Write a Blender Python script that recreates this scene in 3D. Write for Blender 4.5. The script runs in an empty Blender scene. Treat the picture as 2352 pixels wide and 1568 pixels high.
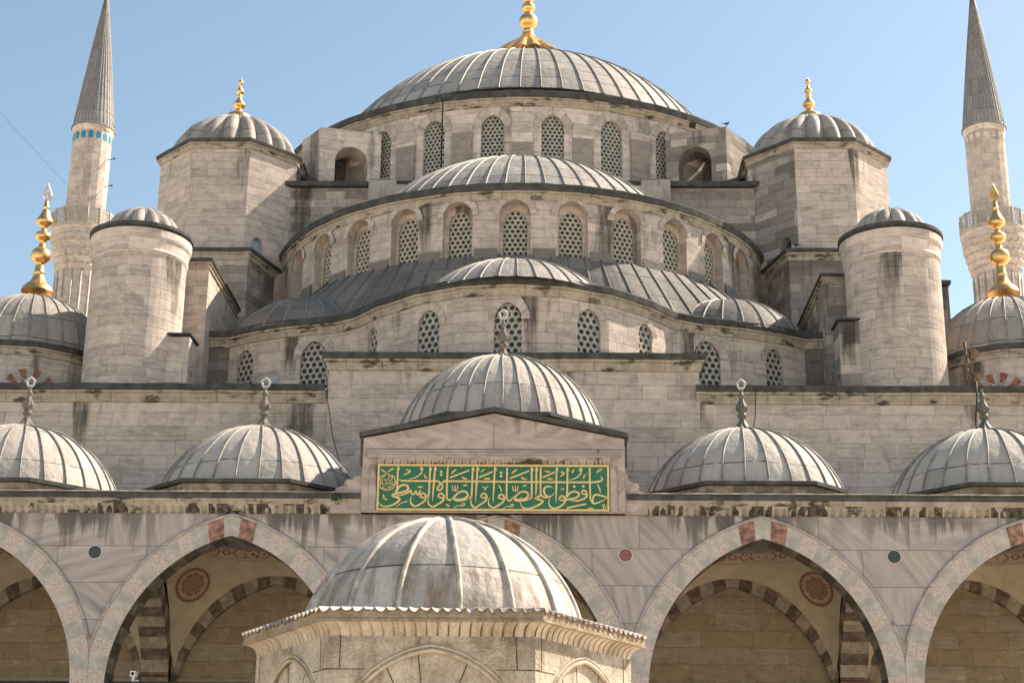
import bpy, math, random
from mathutils import Vector, Matrix
random.seed(7)
PI = math.pi; R = math.radians; sin = math.sin; cos = math.cos
S = bpy.context.scene; COL = S.collection
# ------------------------------------------------------------------ camera
def aim(pitch, yaw, roll):
    p, y, r = R(pitch), R(yaw), R(roll)
    f = Vector((-sin(y)*cos(p), cos(y)*cos(p), sin(p))); rt = Vector((cos(y), sin(y), 0)); up = rt.cross(f)
    rt2 = rt*cos(r)+up*sin(r); up2 = up*cos(r)-rt*sin(r)
    return Matrix((rt2, up2, -f)).transposed().to_4x4()
cd = bpy.data.cameras.new('camera'); cam = bpy.data.objects.new('camera', cd); COL.objects.link(cam)
cam.matrix_world = Matrix.Translation((1.3, -41.0, 1.6)) @ aim(18.2, 1.49, 0.62)
cd.sensor_width = 36; cd.lens = 36*3700/2352; cd.clip_start = .1; cd.clip_end = 3000
S.camera = cam
# ------------------------------------------------------------------ sky, sun, exposure
SUN_EL = 43.5; SUN_AZ = 27.0; SUN = Vector((cos(R(SUN_AZ))*cos(R(SUN_EL)), sin(R(SUN_AZ))*cos(R(SUN_EL)), sin(R(SUN_EL))))
w = bpy.data.worlds.new('World'); S.world = w; w.use_nodes = True
nt = w.node_tree; bg = nt.nodes['Background']
sk = nt.nodes.new('ShaderNodeTexSky'); sk.sky_type = 'NISHITA'; sk.sun_disc = False
sk.sun_elevation = R(SUN_EL); sk.sun_rotation = math.atan2(SUN.x, SUN.y)
sk.air_density = 1.0; sk.dust_density = .7; sk.ozone_density = .5; sk.altitude = 50
hz = nt.nodes.new('ShaderNodeMix'); hz.data_type = 'RGBA'; hz.blend_type = 'MULTIPLY'; hz.inputs[0].default_value = 1; hz.inputs[7].default_value = (1.03, 1.0, .865, 1)
nt.links.new(sk.outputs[0], hz.inputs[6]); nt.links.new(hz.outputs[2], bg.inputs[0]); bg.inputs[1].default_value = 0.05
ld = bpy.data.lights.new('sun', 'SUN'); ld.energy = 2.5; ld.angle = R(.53); ld.color = (1, .88, .72)
lo = bpy.data.objects.new('sun', ld); COL.objects.link(lo); lo.rotation_euler = SUN.to_track_quat('Z', 'Y').to_euler(); lo.location = (40, 30, 60)
S.view_settings.view_transform = 'Standard'; S.view_settings.look = 'None'; S.view_settings.exposure = 2.15
S.cycles.max_bounces = 8; S.cycles.diffuse_bounces = 5
# ------------------------------------------------------------------ materials
class NB:
    def __init__(s, name):
        s.m = bpy.data.materials.new(name); s.m.use_nodes = True; s.t = s.m.node_tree
        s.b = s.t.nodes['Principled BSDF']; s.g = None
    def put(s, sock, v):
        if isinstance(v, bpy.types.NodeSocket): s.t.links.new(v, sock)
        elif v is not None:
            if hasattr(sock.default_value, '__len__') and isinstance(v, (tuple, list)):
                v = tuple(v)+(1,) if len(sock.default_value) == 4 and len(v) == 3 else tuple(v)
            sock.default_value = v
    def n(s, typ, out=0, ins=None, **pr):
        nd = s.t.nodes.new('ShaderNode'+typ)
        for k, v in pr.items(): setattr(nd, k, v)
        for k, v in (ins or {}).items(): s.put(nd.inputs[k], v)
        return nd.outputs[out]
    def M(s, op, a, b=None, c=None):
        nd = s.t.nodes.new('ShaderNodeMath'); nd.operation = op
        for i, v in enumerate((a, b, c)):
            if v is not None: s.put(nd.inputs[i], v)
        return nd.outputs[0]
    def mix(s, f, a, b, mode='MIX'):
        nd = s.t.nodes.new('ShaderNodeMix'); nd.data_type = 'RGBA'; nd.blend_type = mode
        s.put(nd.inputs[0], f); s.put(nd.inputs[6], a); s.put(nd.inputs[7], b)
        return nd.outputs[2]
    def step(s, v, a, b, lo=0.0, hi=1.0):
        return s.n('MapRange', 0, {0: v, 1: a, 2: b, 3: lo, 4: hi}, interpolation_type='SMOOTHSTEP')
    def ramp(s, v, stops):
        nd = s.t.nodes.new('ShaderNodeValToRGB'); cr = nd.color_ramp
        while len(cr.elements) < len(stops): cr.elements.new(.5)
        for e, (p, c) in zip(cr.elements, stops): e.position = p; e.color = tuple(c)+(1,)
        s.put(nd.inputs[0], v); return nd.outputs[0]
    def uv(s, name='UV'):
        o = s.n('UVMap', 0, uv_map=name); sp = s.t.nodes.new('ShaderNodeSeparateXYZ'); s.put(sp.inputs[0], o)
        return sp.outputs[0], sp.outputs[1]
    def xyz(s, x, y, z=0.0): return s.n('CombineXYZ', 0, {0: x, 1: y, 2: z})
    def noise(s, vec, scale, detail=4, rough=.55, lac=2.0): return s.n('TexNoise', 0, {'Vector': vec, 'Scale': scale, 'Detail': detail, 'Roughness': rough})
    def wn(s, a, b): return s.n('TexWhiteNoise', 0, {'Vector': s.xyz(a, b)}, noise_dimensions='2D')
    def obj(s): return s.n('TexCoord', 3)
    def done(s, col, rough=.85, bump=None, bd=.02, strength=.6, metal=0.0, spec=.3):
        s.put(s.b.inputs['Base Color'], col); s.put(s.b.inputs['Roughness'], rough); s.put(s.b.inputs['Metallic'], metal)
        s.b.inputs['Specular IOR Level'].default_value = spec
        if bump is not None:
            s.t.links.new(s.n('Bump', 0, {'Strength': strength, 'Distance': bd, 'Height': bump}), s.b.inputs['Normal'])
        return s.m

def ashlar(name, h=.36, L=.95, cols=None, mortar=.2, streak=1.0, soot=.38, flat=.68, tint=(1, 1, 1)):
    """coursed limestone: blocks of varying length and tone, layered weathering, soot runs below the top edge"""
    b = NB(name); u, v = b.uv(); tu, td = b.uv('TOP')
    u0, v0 = u, v; p0 = b.xyz(u, v)
    u = b.M('ADD', u, b.M('MULTIPLY', b.M('SUBTRACT', b.noise(p0, .8, 3), .5), .22)); v = b.M('ADD', v, b.M('MULTIPLY', b.M('SUBTRACT', b.noise(p0, .55, 4), .5), .12))
    row = b.M('FLOOR', b.M('DIVIDE', v, h)); fv = b.M('FRACT', b.M('DIVIDE', v, h))
    r1 = b.wn(row, 3.7); r2 = b.wn(row, 9.1)
    ln = b.M('MULTIPLY', b.M('MULTIPLY_ADD', r1, .8, .6), L)
    q = b.M('ADD', b.M('DIVIDE', u, ln), b.M('MULTIPLY', r2, 17.3))
    colm = b.M('FLOOR', q); fu = b.M('FRACT', q)
    du = b.M('MULTIPLY', b.M('MINIMUM', fu, b.M('SUBTRACT', 1.0, fu)), ln)
    dv = b.M('MULTIPLY', b.M('MINIMUM', fv, b.M('SUBTRACT', 1.0, fv)), h)
    uvv = b.xyz(u, v)
    wob = b.noise(uvv, 2.3, 3)
    md = b.M('ADD', b.M('MINIMUM', du, dv), b.M('MULTIPLY', b.M('SUBTRACT', wob, .5), .03))
    mm = b.step(md, .004, .022, 1, 0)
    k1 = b.wn(row, colm); k2 = b.wn(b.M('ADD', row, 31.0), colm)
    cols = cols or [(0, (.24, .205, .165)), (.08, (.33, .285, .228)), (.4, (.385, .33, .262)), (.75, (.415, .358, .285)), (1, (.48, .42, .335))]
    cols = [(p_, tuple(x*1.3*f_ for x, f_ in zip(c_, (1.02, .99, 1.09)))) for p_, c_ in cols]
    base = b.mix(flat, b.ramp(k1, cols), cols[len(cols)//2][1])
    base = b.mix(b.step(k2, .55, .8, 0, .3), base, (.40, .345, .31))
    mot = b.noise(p0, 2.6, 6, .7); base = b.mix(1.0, base, b.ramp(mot, [(.3, (.70, .69, .69)), (.46, (1, 1, 1)), (.7, (1.2, 1.19, 1.18))]), 'MULTIPLY')
    lay = b.noise(b.xyz(b.M('ADD', b.M('MULTIPLY', u, 1.3), b.M('MULTIPLY', k1, 40.)), b.M('MULTIPLY', v, 9.), k2), 1.0, 7, .76)
    amt = b.step(k2, .15, .75, .2, 1.0)                       # some blocks are smooth replacements, others deeply layered
    layc = b.step(lay, .40, .66)
    c = b.mix(b.M('MULTIPLY', b.M('MULTIPLY', layc, amt), .5), base, (.17, .143, .122))
    pale = b.step(b.noise(uvv, 1.7, 6, .7), .56, .7)
    c = b.mix(b.M('MULTIPLY', pale, .4), c, (.52, .46, .375))
    spk = b.M('MULTIPLY', b.step(b.noise(uvv, 15., 4, .8), .60, .68), b.step(b.noise(uvv, .9, 3), .42, .6))
    c = b.mix(b.M('MULTIPLY', b.M('MULTIPLY', spk, amt), .75), c, (.66, .60, .52))
    pit = b.M('MULTIPLY', b.step(b.noise(b.xyz(b.M('MULTIPLY', u, 3.5), b.M('MULTIPLY', v, 14.), 9.), 1.0, 5, .75), .60, .68), b.step(b.noise(uvv, .7, 3), .45, .6))
    c = b.mix(b.M('MULTIPLY', b.M('MULTIPLY', pit, amt), .8), c, (.105, .085, .068))
    big = b.step(b.noise(b.xyz(b.M('MULTIPLY', u, .22), b.M('MULTIPLY', v, .3), 4.), 1.0, 5, .6), .5, .75)
    c = b.mix(b.M('MULTIPLY', big, soot), c, (.115, .10, .085))
    c = b.mix(b.M('MULTIPLY', b.M('MULTIPLY', mm, mortar*1.3), b.step(b.noise(uvv, 1.4, 3), .36, .6)), c, (.12, .10, .08))
    if streak:
        sl = b.noise(b.xyz(b.M('MULTIPLY', tu, .42), b.M('MULTIPLY', td, .06)), 1.0, 5, .6)
        ln2 = b.M('MULTIPLY', b.step(sl, .48, .7), 4.8)
        fade = b.step(b.M('DIVIDE', td, b.M('ADD', ln2, .02)), .25, 1.0, 1, 0)
        fine = b.step(b.noise(b.xyz(b.M('MULTIPLY', tu, 5.), b.M('MULTIPLY', td, .7)), 1.0, 5, .7), .3, .62)
        sm = b.M('MULTIPLY', b.M('MULTIPLY', fade, b.step(sl, .53, .60)), b.M('MULTIPLY_ADD', fine, .6, .4))
        c = b.mix(b.M('MULTIPLY', sm, .9*streak), c, (.035, .032, .026))
    c = b.mix(1.0, c, tint, 'MULTIPLY')
    h_ = b.M('SUBTRACT', b.M('MULTIPLY_ADD', lay, b.M('MULTIPLY', amt, .5), b.M('MULTIPLY', k1, .15)), b.M('MULTIPLY', mm, .35))
    return b.done(c, .92, h_, .05, .7, spec=.15)

def lead(name, seam=1.0, dark=1.0, warm=0.0, streaks=.5, line=.045, pale=0.0, cool=0):
    b = NB(name); u, v = b.uv(); o = b.obj()
    g = b.M('FLOOR', u); jit = b.wn(g, 2.2)
    sv = b.M('DIVIDE', b.M('ADD', v, b.M('MULTIPLY', jit, .07)), seam)
    ds = b.M('MULTIPLY', b.M('FRACT', sv), seam)
    k = b.wn(g, b.M('FLOOR', sv))
    n1 = b.noise(o, .9, 5, .6); n2 = b.noise(o, 7., 6, .7)
    c = b.ramp(b.M('ADD', b.M('MULTIPLY', k, .45), b.M('MULTIPLY', n1, .6)), [(.15, (.165*dark, .15*dark, .14*dark)), (.5, (.255*dark, .227*dark, .205*dark)), (.85, (.33*dark, .293*dark, .262*dark))])
    c = b.mix(b.M('MULTIPLY', b.step(n2, .45, .75), .35), c, (.40*dark+pale, .36*dark+pale, .315*dark+pale))
    st = b.step(b.noise(b.xyz(b.M('MULTIPLY', u, 4.5), b.M('MULTIPLY', v, .35), 2.), 1.0, 5, .65), .5, .72)
    c = b.mix(b.M('MULTIPLY', st, streaks), c, (.075, .075, .08))
    if pale:
        low = b.step(b.M('MULTIPLY', v, -1.), 1.5, 2.1, .35, 1.)
        rust = b.step(b.noise(b.xyz(b.M('MULTIPLY', u, 2.5), b.M('MULTIPLY', v, .9), 7.), 1.0, 6, .7), .42, .62)
        c = b.mix(b.M('MULTIPLY', b.M('MULTIPLY', rust, low), .8), c, (.21, .14, .092))
    sl = b.M('MULTIPLY', b.step(ds, line*.35, line, 1, 0), b.step(b.noise(b.xyz(b.M('MULTIPLY', u, 1.3), v), 1.0, 3), .35, .5))
    c = b.mix(b.M('MULTIPLY', sl, .9), c, (.04, .038, .036))
    if cool: c = b.mix(1.0, c, (.97, 1.04, 1.2), 'MULTIPLY')
    if warm: c = b.mix(warm, c, (.36, .29, .21))
    wave = b.noise(b.xyz(b.M('MULTIPLY', u, 1.6), b.M('MULTIPLY', v, 2.2), 3.), 1.0, 4, .55)
    return b.done(c, .68, b.M('SUBTRACT', b.M('MULTIPLY_ADD', n2, .25, wave), b.M('MULTIPLY', sl, .6)), .07, .8, spec=.25)

def marble(name, tint=(1, 1, 1), ang=.6, slabs=True):
    b = NB(name); u, v = b.uv(); tu, td = b.uv('TOP')
    row = b.M('FLOOR', b.M('DIVIDE', v, .95)); r1 = b.wn(row, 1.3)
    q = b.M('ADD', b.M('DIVIDE', u, 2.3), b.M('MULTIPLY', r1, 9.)); cl = b.M('FLOOR', q)
    k = b.wn(row, cl); a = b.M('MULTIPLY_ADD', k, 1.9, ang-.9)
    ca = b.M('COSINE', a); sa = b.M('SINE', a)
    x = b.M('SUBTRACT', b.M('MULTIPLY', u, ca), b.M('MULTIPLY', v, sa)); y = b.M('ADD', b.M('MULTIPLY', u, sa), b.M('MULTIPLY', v, ca))
    n1 = b.noise(b.xyz(b.M('MULTIPLY', x, .55), b.M('MULTIPLY', y, 4.5), b.M('MULTIPLY', k, 30.)), 1.0, 6, .6)
    c = b.ramp(n1, [(.28, (.19, .17, .158)), (.45, (.30, .265, .236)), (.58, (.37, .323, .278)), (.75, (.45, .40, .34))])
    c = b.mix(b.step(b.noise(b.xyz(u, v), .5, 4), .45, .7, 0, .3), c, (.36, .30, .235))
    if slabs:
        fv = b.M('FRACT', b.M('DIVIDE', v, .95)); fu = b.M('FRACT', q)
        d = b.M('MINIMUM', b.M('MULTIPLY', b.M('MINIMUM', fu, b.M('SUBTRACT', 1., fu)), 2.3), b.M('MULTIPLY', b.M('MINIMUM', fv, b.M('SUBTRACT', 1., fv)), .95))
        c = b.mix(b.step(d, .004, .016, .75, 0), c, (.10, .085, .075))
    s0 = b.noise(b.xyz(b.M('MULTIPLY', tu, 2.4), b.M('MULTIPLY', td, .1)), 1.0, 4, .6)
    ln = b.M('MULTIPLY', b.step(s0, .38, .68), 1.6)
    ss = b.M('MULTIPLY', b.step(b.M('DIVIDE', td, b.M('ADD', ln, .02)), .2, 1., 1, 0), b.step(s0, .39, .50))
    reg = b.step(b.noise(b.xyz(b.M('MULTIPLY', tu, .35), 3.), 1.0, 2), .38, .55)
    c = b.mix(b.M('MULTIPLY', b.M('MULTIPLY', ss, reg), .8), c, (.045, .038, .03))
    c = b.mix(1.0, c, tint, 'MULTIPLY')
    return b.done(c, .6, n1, .01, .2, spec=.35)

def plain(name, col, rough=.7, metal=0., var=.25, sc=6., spec=.3, bump=.0):
    b = NB(name); n1 = b.noise(b.obj(), sc, 5, .6)
    c = b.mix(b.step(n1, .35, .7), tuple(x*(1-var) for x in col), tuple(min(1, x*(1+var)) for x in col))
    return b.done(c, rough, n1 if bump else None, bump or .01, .6, metal, spec)

def mould(name, base=(.40, .342, .275), dirt=.9):
    """carved limestone trim: warm cream with black biological crust in patches"""
    b = NB(name); u, v = b.uv(); o = b.obj()
    n1 = b.noise(o, 3., 6, .65)
    c = b.mix(b.step(n1, .35, .7), tuple(x*.78 for x in base), tuple(x*1.15 for x in base))
    jt = b.M('FRACT', b.M('MULTIPLY', u, .9)); c = b.mix(b.step(b.M('MINIMUM', jt, b.M('SUBTRACT', 1., jt)), .004, .02, .6, 0), c, (.1, .085, .07))
    p = b.M('MULTIPLY', b.step(b.noise(b.xyz(b.M('MULTIPLY', u, .8), b.M('MULTIPLY', v, 2.), 5.), 1.0, 6, .68), .53, .62), dirt)
    c = b.mix(p, c, (.04, .034, .026))
    return b.done(c, .9, n1, .03, .6, spec=.15)

ST = ashlar('limestone ashlar')
STF = ashlar('limestone ashlar of the front wall', h=.46, L=1.25, soot=.55, streak=.95, cols=[(0, (.27, .235, .19)), (.1, (.35, .305, .245)), (.5, (.40, .345, .272)), (.85, (.43, .37, .295)), (1, (.50, .44, .34))])
STD = ashlar('sooted limestone', soot=.95, streak=1.0, flat=.2, mortar=.3, cols=[(0, (.11, .098, .08)), (.3, (.175, .155, .126)), (.75, (.25, .22, .178)), (1, (.43, .375, .30))])
STB = ashlar('blackened limestone', soot=1.0, streak=1.0, flat=.85, mortar=.05, cols=[(0, (.06, .054, .042)), (.5, (.12, .106, .084)), (1, (.24, .21, .165))])
STP = ashlar('grime stained pier stone', soot=.9, streak=.6, cols=[(0, (.15, .133, .108)), (.5, (.225, .198, .16)), (1, (.32, .28, .225))])
STA = ashlar('arch stone', soot=.4, streak=0, flat=.1, cols=[(0, (.28, .24, .195)), (.5, (.36, .31, .25)), (1, (.43, .375, .305))])
STM = ashlar('minaret limestone', h=.55, L=.9, soot=.35, streak=.3)
STG = ashlar('drum limestone', h=.48, L=1.5, soot=.3, streak=.7, mortar=.25, cols=[(0, (.28, .24, .195)), (.08, (.40, .345, .275)), (.4, (.46, .40, .322)), (1, (.50, .44, .36))])
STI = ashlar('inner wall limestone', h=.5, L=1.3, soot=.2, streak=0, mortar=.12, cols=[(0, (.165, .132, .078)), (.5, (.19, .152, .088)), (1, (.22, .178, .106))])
LEAD = lead('lead sheet', dark=1.15, line=.04); LEADM = lead('lead sheet of the main dome', seam=.95, dark=1.25, streaks=.45, line=.1); LEADB = lead('lead sheet of broad gores', seam=1.55, dark=1.5, warm=.1, streaks=.2)
LEADF = lead('pale weathered lead', seam=1.98, dark=1.6, streaks=.25, pale=.1, line=.03); LEADD = lead('dark lead sheet', seam=1.3, dark=.6, streaks=.4)
EAVE = plain('lead eave edge', (.072, .069, .066), .8, 0, .3, 3., .12)
RIB = plain('lead roll', (.235, .206, .178), .6, 0, .3, 5., .3)
RIBF = plain('rust stained lead roll', (.46, .40, .34), .6, 0, .4, 4.)
MLD = mould('limestone moulding'); MLD2 = mould('crusted frieze marble', (.33, .285, .23), 1.0)
MAR = marble('grey veined marble', (1.0, .985, 1.07)); MARW = marble('pale pediment marble', (1.06, .99, 1.0), .1, False)
GOLD = plain('gilded copper', (.80, .49, .19), .38, 1.0, .15, 4.)
GLASS = plain('dark window glass', (.048, .053, .058), .5, 0, .4, 2., .12)
LAT = plain('pierced plaster lattice', (.37, .342, .30), .9, 0, .2, 5.); LATW = plain('tan pierced plaster lattice', (.43, .39, .325), .9, 0, .2, 5.)
PINK = NB('speckled pink conglomerate'); _v = PINK.n('TexVoronoi', 1, {'Vector': PINK.obj(), 'Scale': 34.}); _s = PINK.t.nodes.new('ShaderNodeSeparateColor'); PINK.put(_s.inputs[0], _v)
PINK = PINK.done(PINK.ramp(_s.outputs[0], [(.1, (.33, .27, .24)), (.4, (.42, .36, .325)), (.75, (.50, .44, .40)), (.97, (.40, .27, .22))]), .7, spec=.3)
VMAR = plain('light voussoir marble', (.365, .333, .307), .6, 0, .2, 3.); RED = plain('red breccia', (.25, .135, .10), .65, 0, .5, 6.)
VRED = plain('dark red voussoir stone', (.14, .10, .078), .8, 0, .4, 5.); VTAN = plain('tan voussoir stone', (.29, .245, .19), .8, 0, .25, 4.)
SOFFA = plain('dark brown soffit marble', (.13, .108, .085), .8, 0, .4, 4.); SOFFB = plain('near black soffit stone', (.065, .05, .04), .85, 0, .4, 5.)  # arch undersides: brown and near-black, coloured much darker than the voussoir fronts
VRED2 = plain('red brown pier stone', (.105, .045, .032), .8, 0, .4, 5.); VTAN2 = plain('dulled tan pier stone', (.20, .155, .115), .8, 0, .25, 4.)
PORPH = plain('dark porphyry', (.075, .062, .068), .5, 0, .3, 12.); PORPHR = plain('red porphyry', (.20, .085, .075), .5, 0, .3, 12.); PORPHG = plain('green black serpentine', (.045, .055, .06), .5, 0, .3, 12.)
PLAS = plain('cream painted plaster', (.45, .37, .265), .9, 0, .1, 2.)
IRON = plain('dark iron', (.03, .028, .027), .6, .3, .3, 8.); RUST = plain('rusty metal', (.20, .13, .085), .8, .2, .6, 14.)
GREY = plain('grey painted metal', (.27, .26, .25), .6, 0, .15, 4.); WHT = plain('white plastic', (.7, .68, .62), .5, 0, .05)
BLUE = plain('turquoise tile', (.015, .22, .36), .25, 0, .25, 6., .5); BRICK = plain('red brick', (.27, .115, .08), .9, 0, .35, 6.)
STONEF = plain('stone finial', (.18, .155, .128), .85, 0, .4, 9.); LEADFIN = plain('lead finial', (.13, .125, .11), .6, .2, .3, 9.); ALEM = plain('pale marble crest', (.52, .49, .46), .6, 0, .1)
GREEN = plain('green enamel board', (.022, .13, .076), .45, 0, .12, 1.2); GLET = plain('gilt lettering', (.63, .46, .20), .5, 0, .1, 8.); GDK = plain('dark green outline', (.02, .055, .035), .6); ORN = plain('orange gilt leaf', (.66, .36, .08), .5, 0, .15, 8.)
LEAF = plain('weed leaf', (.05, .085, .025), .8, 0, .4, 9.); FEATH = plain('pigeon feather', (.07, .07, .08), .8, 0, .5, 25.)
def painted(name):
    """red arabesque stencil on cream plaster (UV in pattern repeats, v 0..1)"""
    b = NB(name); u, v = b.uv()
    fu = b.M('ABSOLUTE', b.M('SUBTRACT', b.M('FRACT', u), .5)); fv = b.M('ABSOLUTE', b.M('SUBTRACT', v, .5))
    d = b.M('MAXIMUM', b.M('MULTIPLY', fv, 1.15), b.M('ADD', fu, b.M('MULTIPLY', fv, .32)))
    ring = b.step(b.M('ABSOLUTE', b.M('SUBTRACT', d, .37)), .012, .03, 1, 0)
    vor = b.n('TexVoronoi', 0, {'Vector': b.xyz(b.M('MULTIPLY', u, 9.), b.M('MULTIPLY', v, 4.)), 'Scale': 1.}, feature='DISTANCE_TO_EDGE')
    inn = b.M('MULTIPLY', b.step(vor, .13, .2), b.step(d, .29, .32, 1, 0))
    e2 = b.M('ADD', b.M('POWER', b.M('SUBTRACT', fu, .5), 2.), b.M('POWER', b.M('MULTIPLY', fv, .45), 2.)); knot = b.step(b.M('ABSOLUTE', b.M('SUBTRACT', b.M('SQRT', e2), .07)), .012, .028, 1, 0)
    m = b.M('MAXIMUM', b.M('MAXIMUM', ring, inn), b.M('MAXIMUM', knot, b.step(fv, .47, .48)))
    return b.done(b.mix(b.M('MULTIPLY', m, .85), (.46, .375, .27), (.19, .055, .04)), .9)
BAND = painted('red stencilled band')
def medal():
    b = NB('red arabesque medallion'); u, v = b.uv()
    r = b.M('SQRT', b.M('ADD', b.M('MULTIPLY', u, u), b.M('MULTIPLY', v, v))); a = b.M('ARCTAN2', v, u)
    pet = b.M('ABSOLUTE', b.M('SINE', b.M('MULTIPLY', a, 15.)))
    rim = b.M('MULTIPLY', b.step(r, .80, .82), b.step(b.M('ADD', b.M('MULTIPLY', pet, -.14), b.M('ABSOLUTE', b.M('SUBTRACT', r, .91))), .0, .03, 1, 0))
    w2 = b.M('ADD', b.M('MULTIPLY', b.M('SINE', b.M('MULTIPLY', a, 8.)), b.M('SINE', b.M('MULTIPLY', r, 19.))), b.M('MULTIPLY', b.M('SINE', b.M('ADD', b.M('MULTIPLY', a, 16.), b.M('MULTIPLY', r, 26.))), .55))
    fill = b.M('MULTIPLY', b.step(b.M('ABSOLUTE', w2), .16, .3), b.step(r, .75, .77, 1, 0))
    lines = b.M('SUBTRACT', 1., b.step(b.M('ABSOLUTE', b.M('SUBTRACT', r, .70)), .015, .03, 1, 0))
    m = b.M('MAXIMUM', b.M('MULTIPLY', fill, lines), rim)
    return b.done(b.mix(b.M('MULTIPLY', m, .9), (.46, .375, .27), (.19, .055, .04)), .9)
MEDAL = medal()
def carved(name, base, depth, dirt=.5):
    """white marble with shallow arabesque carving and brown grime"""
    b = NB(name); u, v = b.uv(); tu, td = b.uv('TOP'); p = b.xyz(u, v)
    n0 = b.n('TexNoise', 1, {'Vector': p, 'Scale': 3.2, 'Detail': 2.})
    q = b.t.nodes.new('ShaderNodeVectorMath'); q.operation = 'MULTIPLY_ADD'; b.put(q.inputs[0], n0); q.inputs[1].default_value = (.5, .5, .5); b.put(q.inputs[2], p)
    wv = b.n('TexVoronoi', 0, {'Vector': q.outputs[0], 'Scale': 6.5}, feature='SMOOTH_F1')
    wv2 = b.M('SINE', b.M('MULTIPLY', wv, 22.))
    n1 = b.noise(p, 2.2, 6, .65)
    c = b.mix(b.step(n1, .35, .7), tuple(x*.8 for x in base), base)
    st = b.step(b.noise(b.xyz(b.M('MULTIPLY', u, 3.2), b.M('MULTIPLY', v, .8), 2.), 1., 6, .7), .45, .7)
    c = b.mix(b.M('MULTIPLY', st, dirt), c, (.14, .092, .05))
    st2 = b.step(b.noise(b.xyz(b.M('MULTIPLY', u, 1.1), b.M('MULTIPLY', v, .7), 6.), 1., 5, .65), .42, .7); c = b.mix(b.M('MULTIPLY', st2, dirt*.7), c, (.24, .17, .105))
    tp = b.M('MULTIPLY', b.step(td, 0., .5, 1, 0), b.step(n1, .4, .6)); c = b.mix(b.M('MULTIPLY', tp, dirt), c, (.09, .065, .04))
    c = b.mix(b.step(wv2, -1, -.3, .22, 0), c, (.17, .12, .075))
    return b.done(c, .8, b.M('MULTIPLY_ADD', wv2, .5, n1), depth, .8, spec=.25)
CARV = carved('carved fountain marble', (.53, .455, .375), .009, .68); CARVF = carved('carved cornice fascia', (.33, .265, .195), .012, .85)
FLUT = carved('stained fluted marble', (.52, .44, .35), .002, .7)
GROOVE = plain('grimy flute groove', (.17, .12, .08), .9, 0, .5, 9.)
PAVE = plain('courtyard marble paving', (.69, .60, .48), .6, 0, .15, .6)
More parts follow.
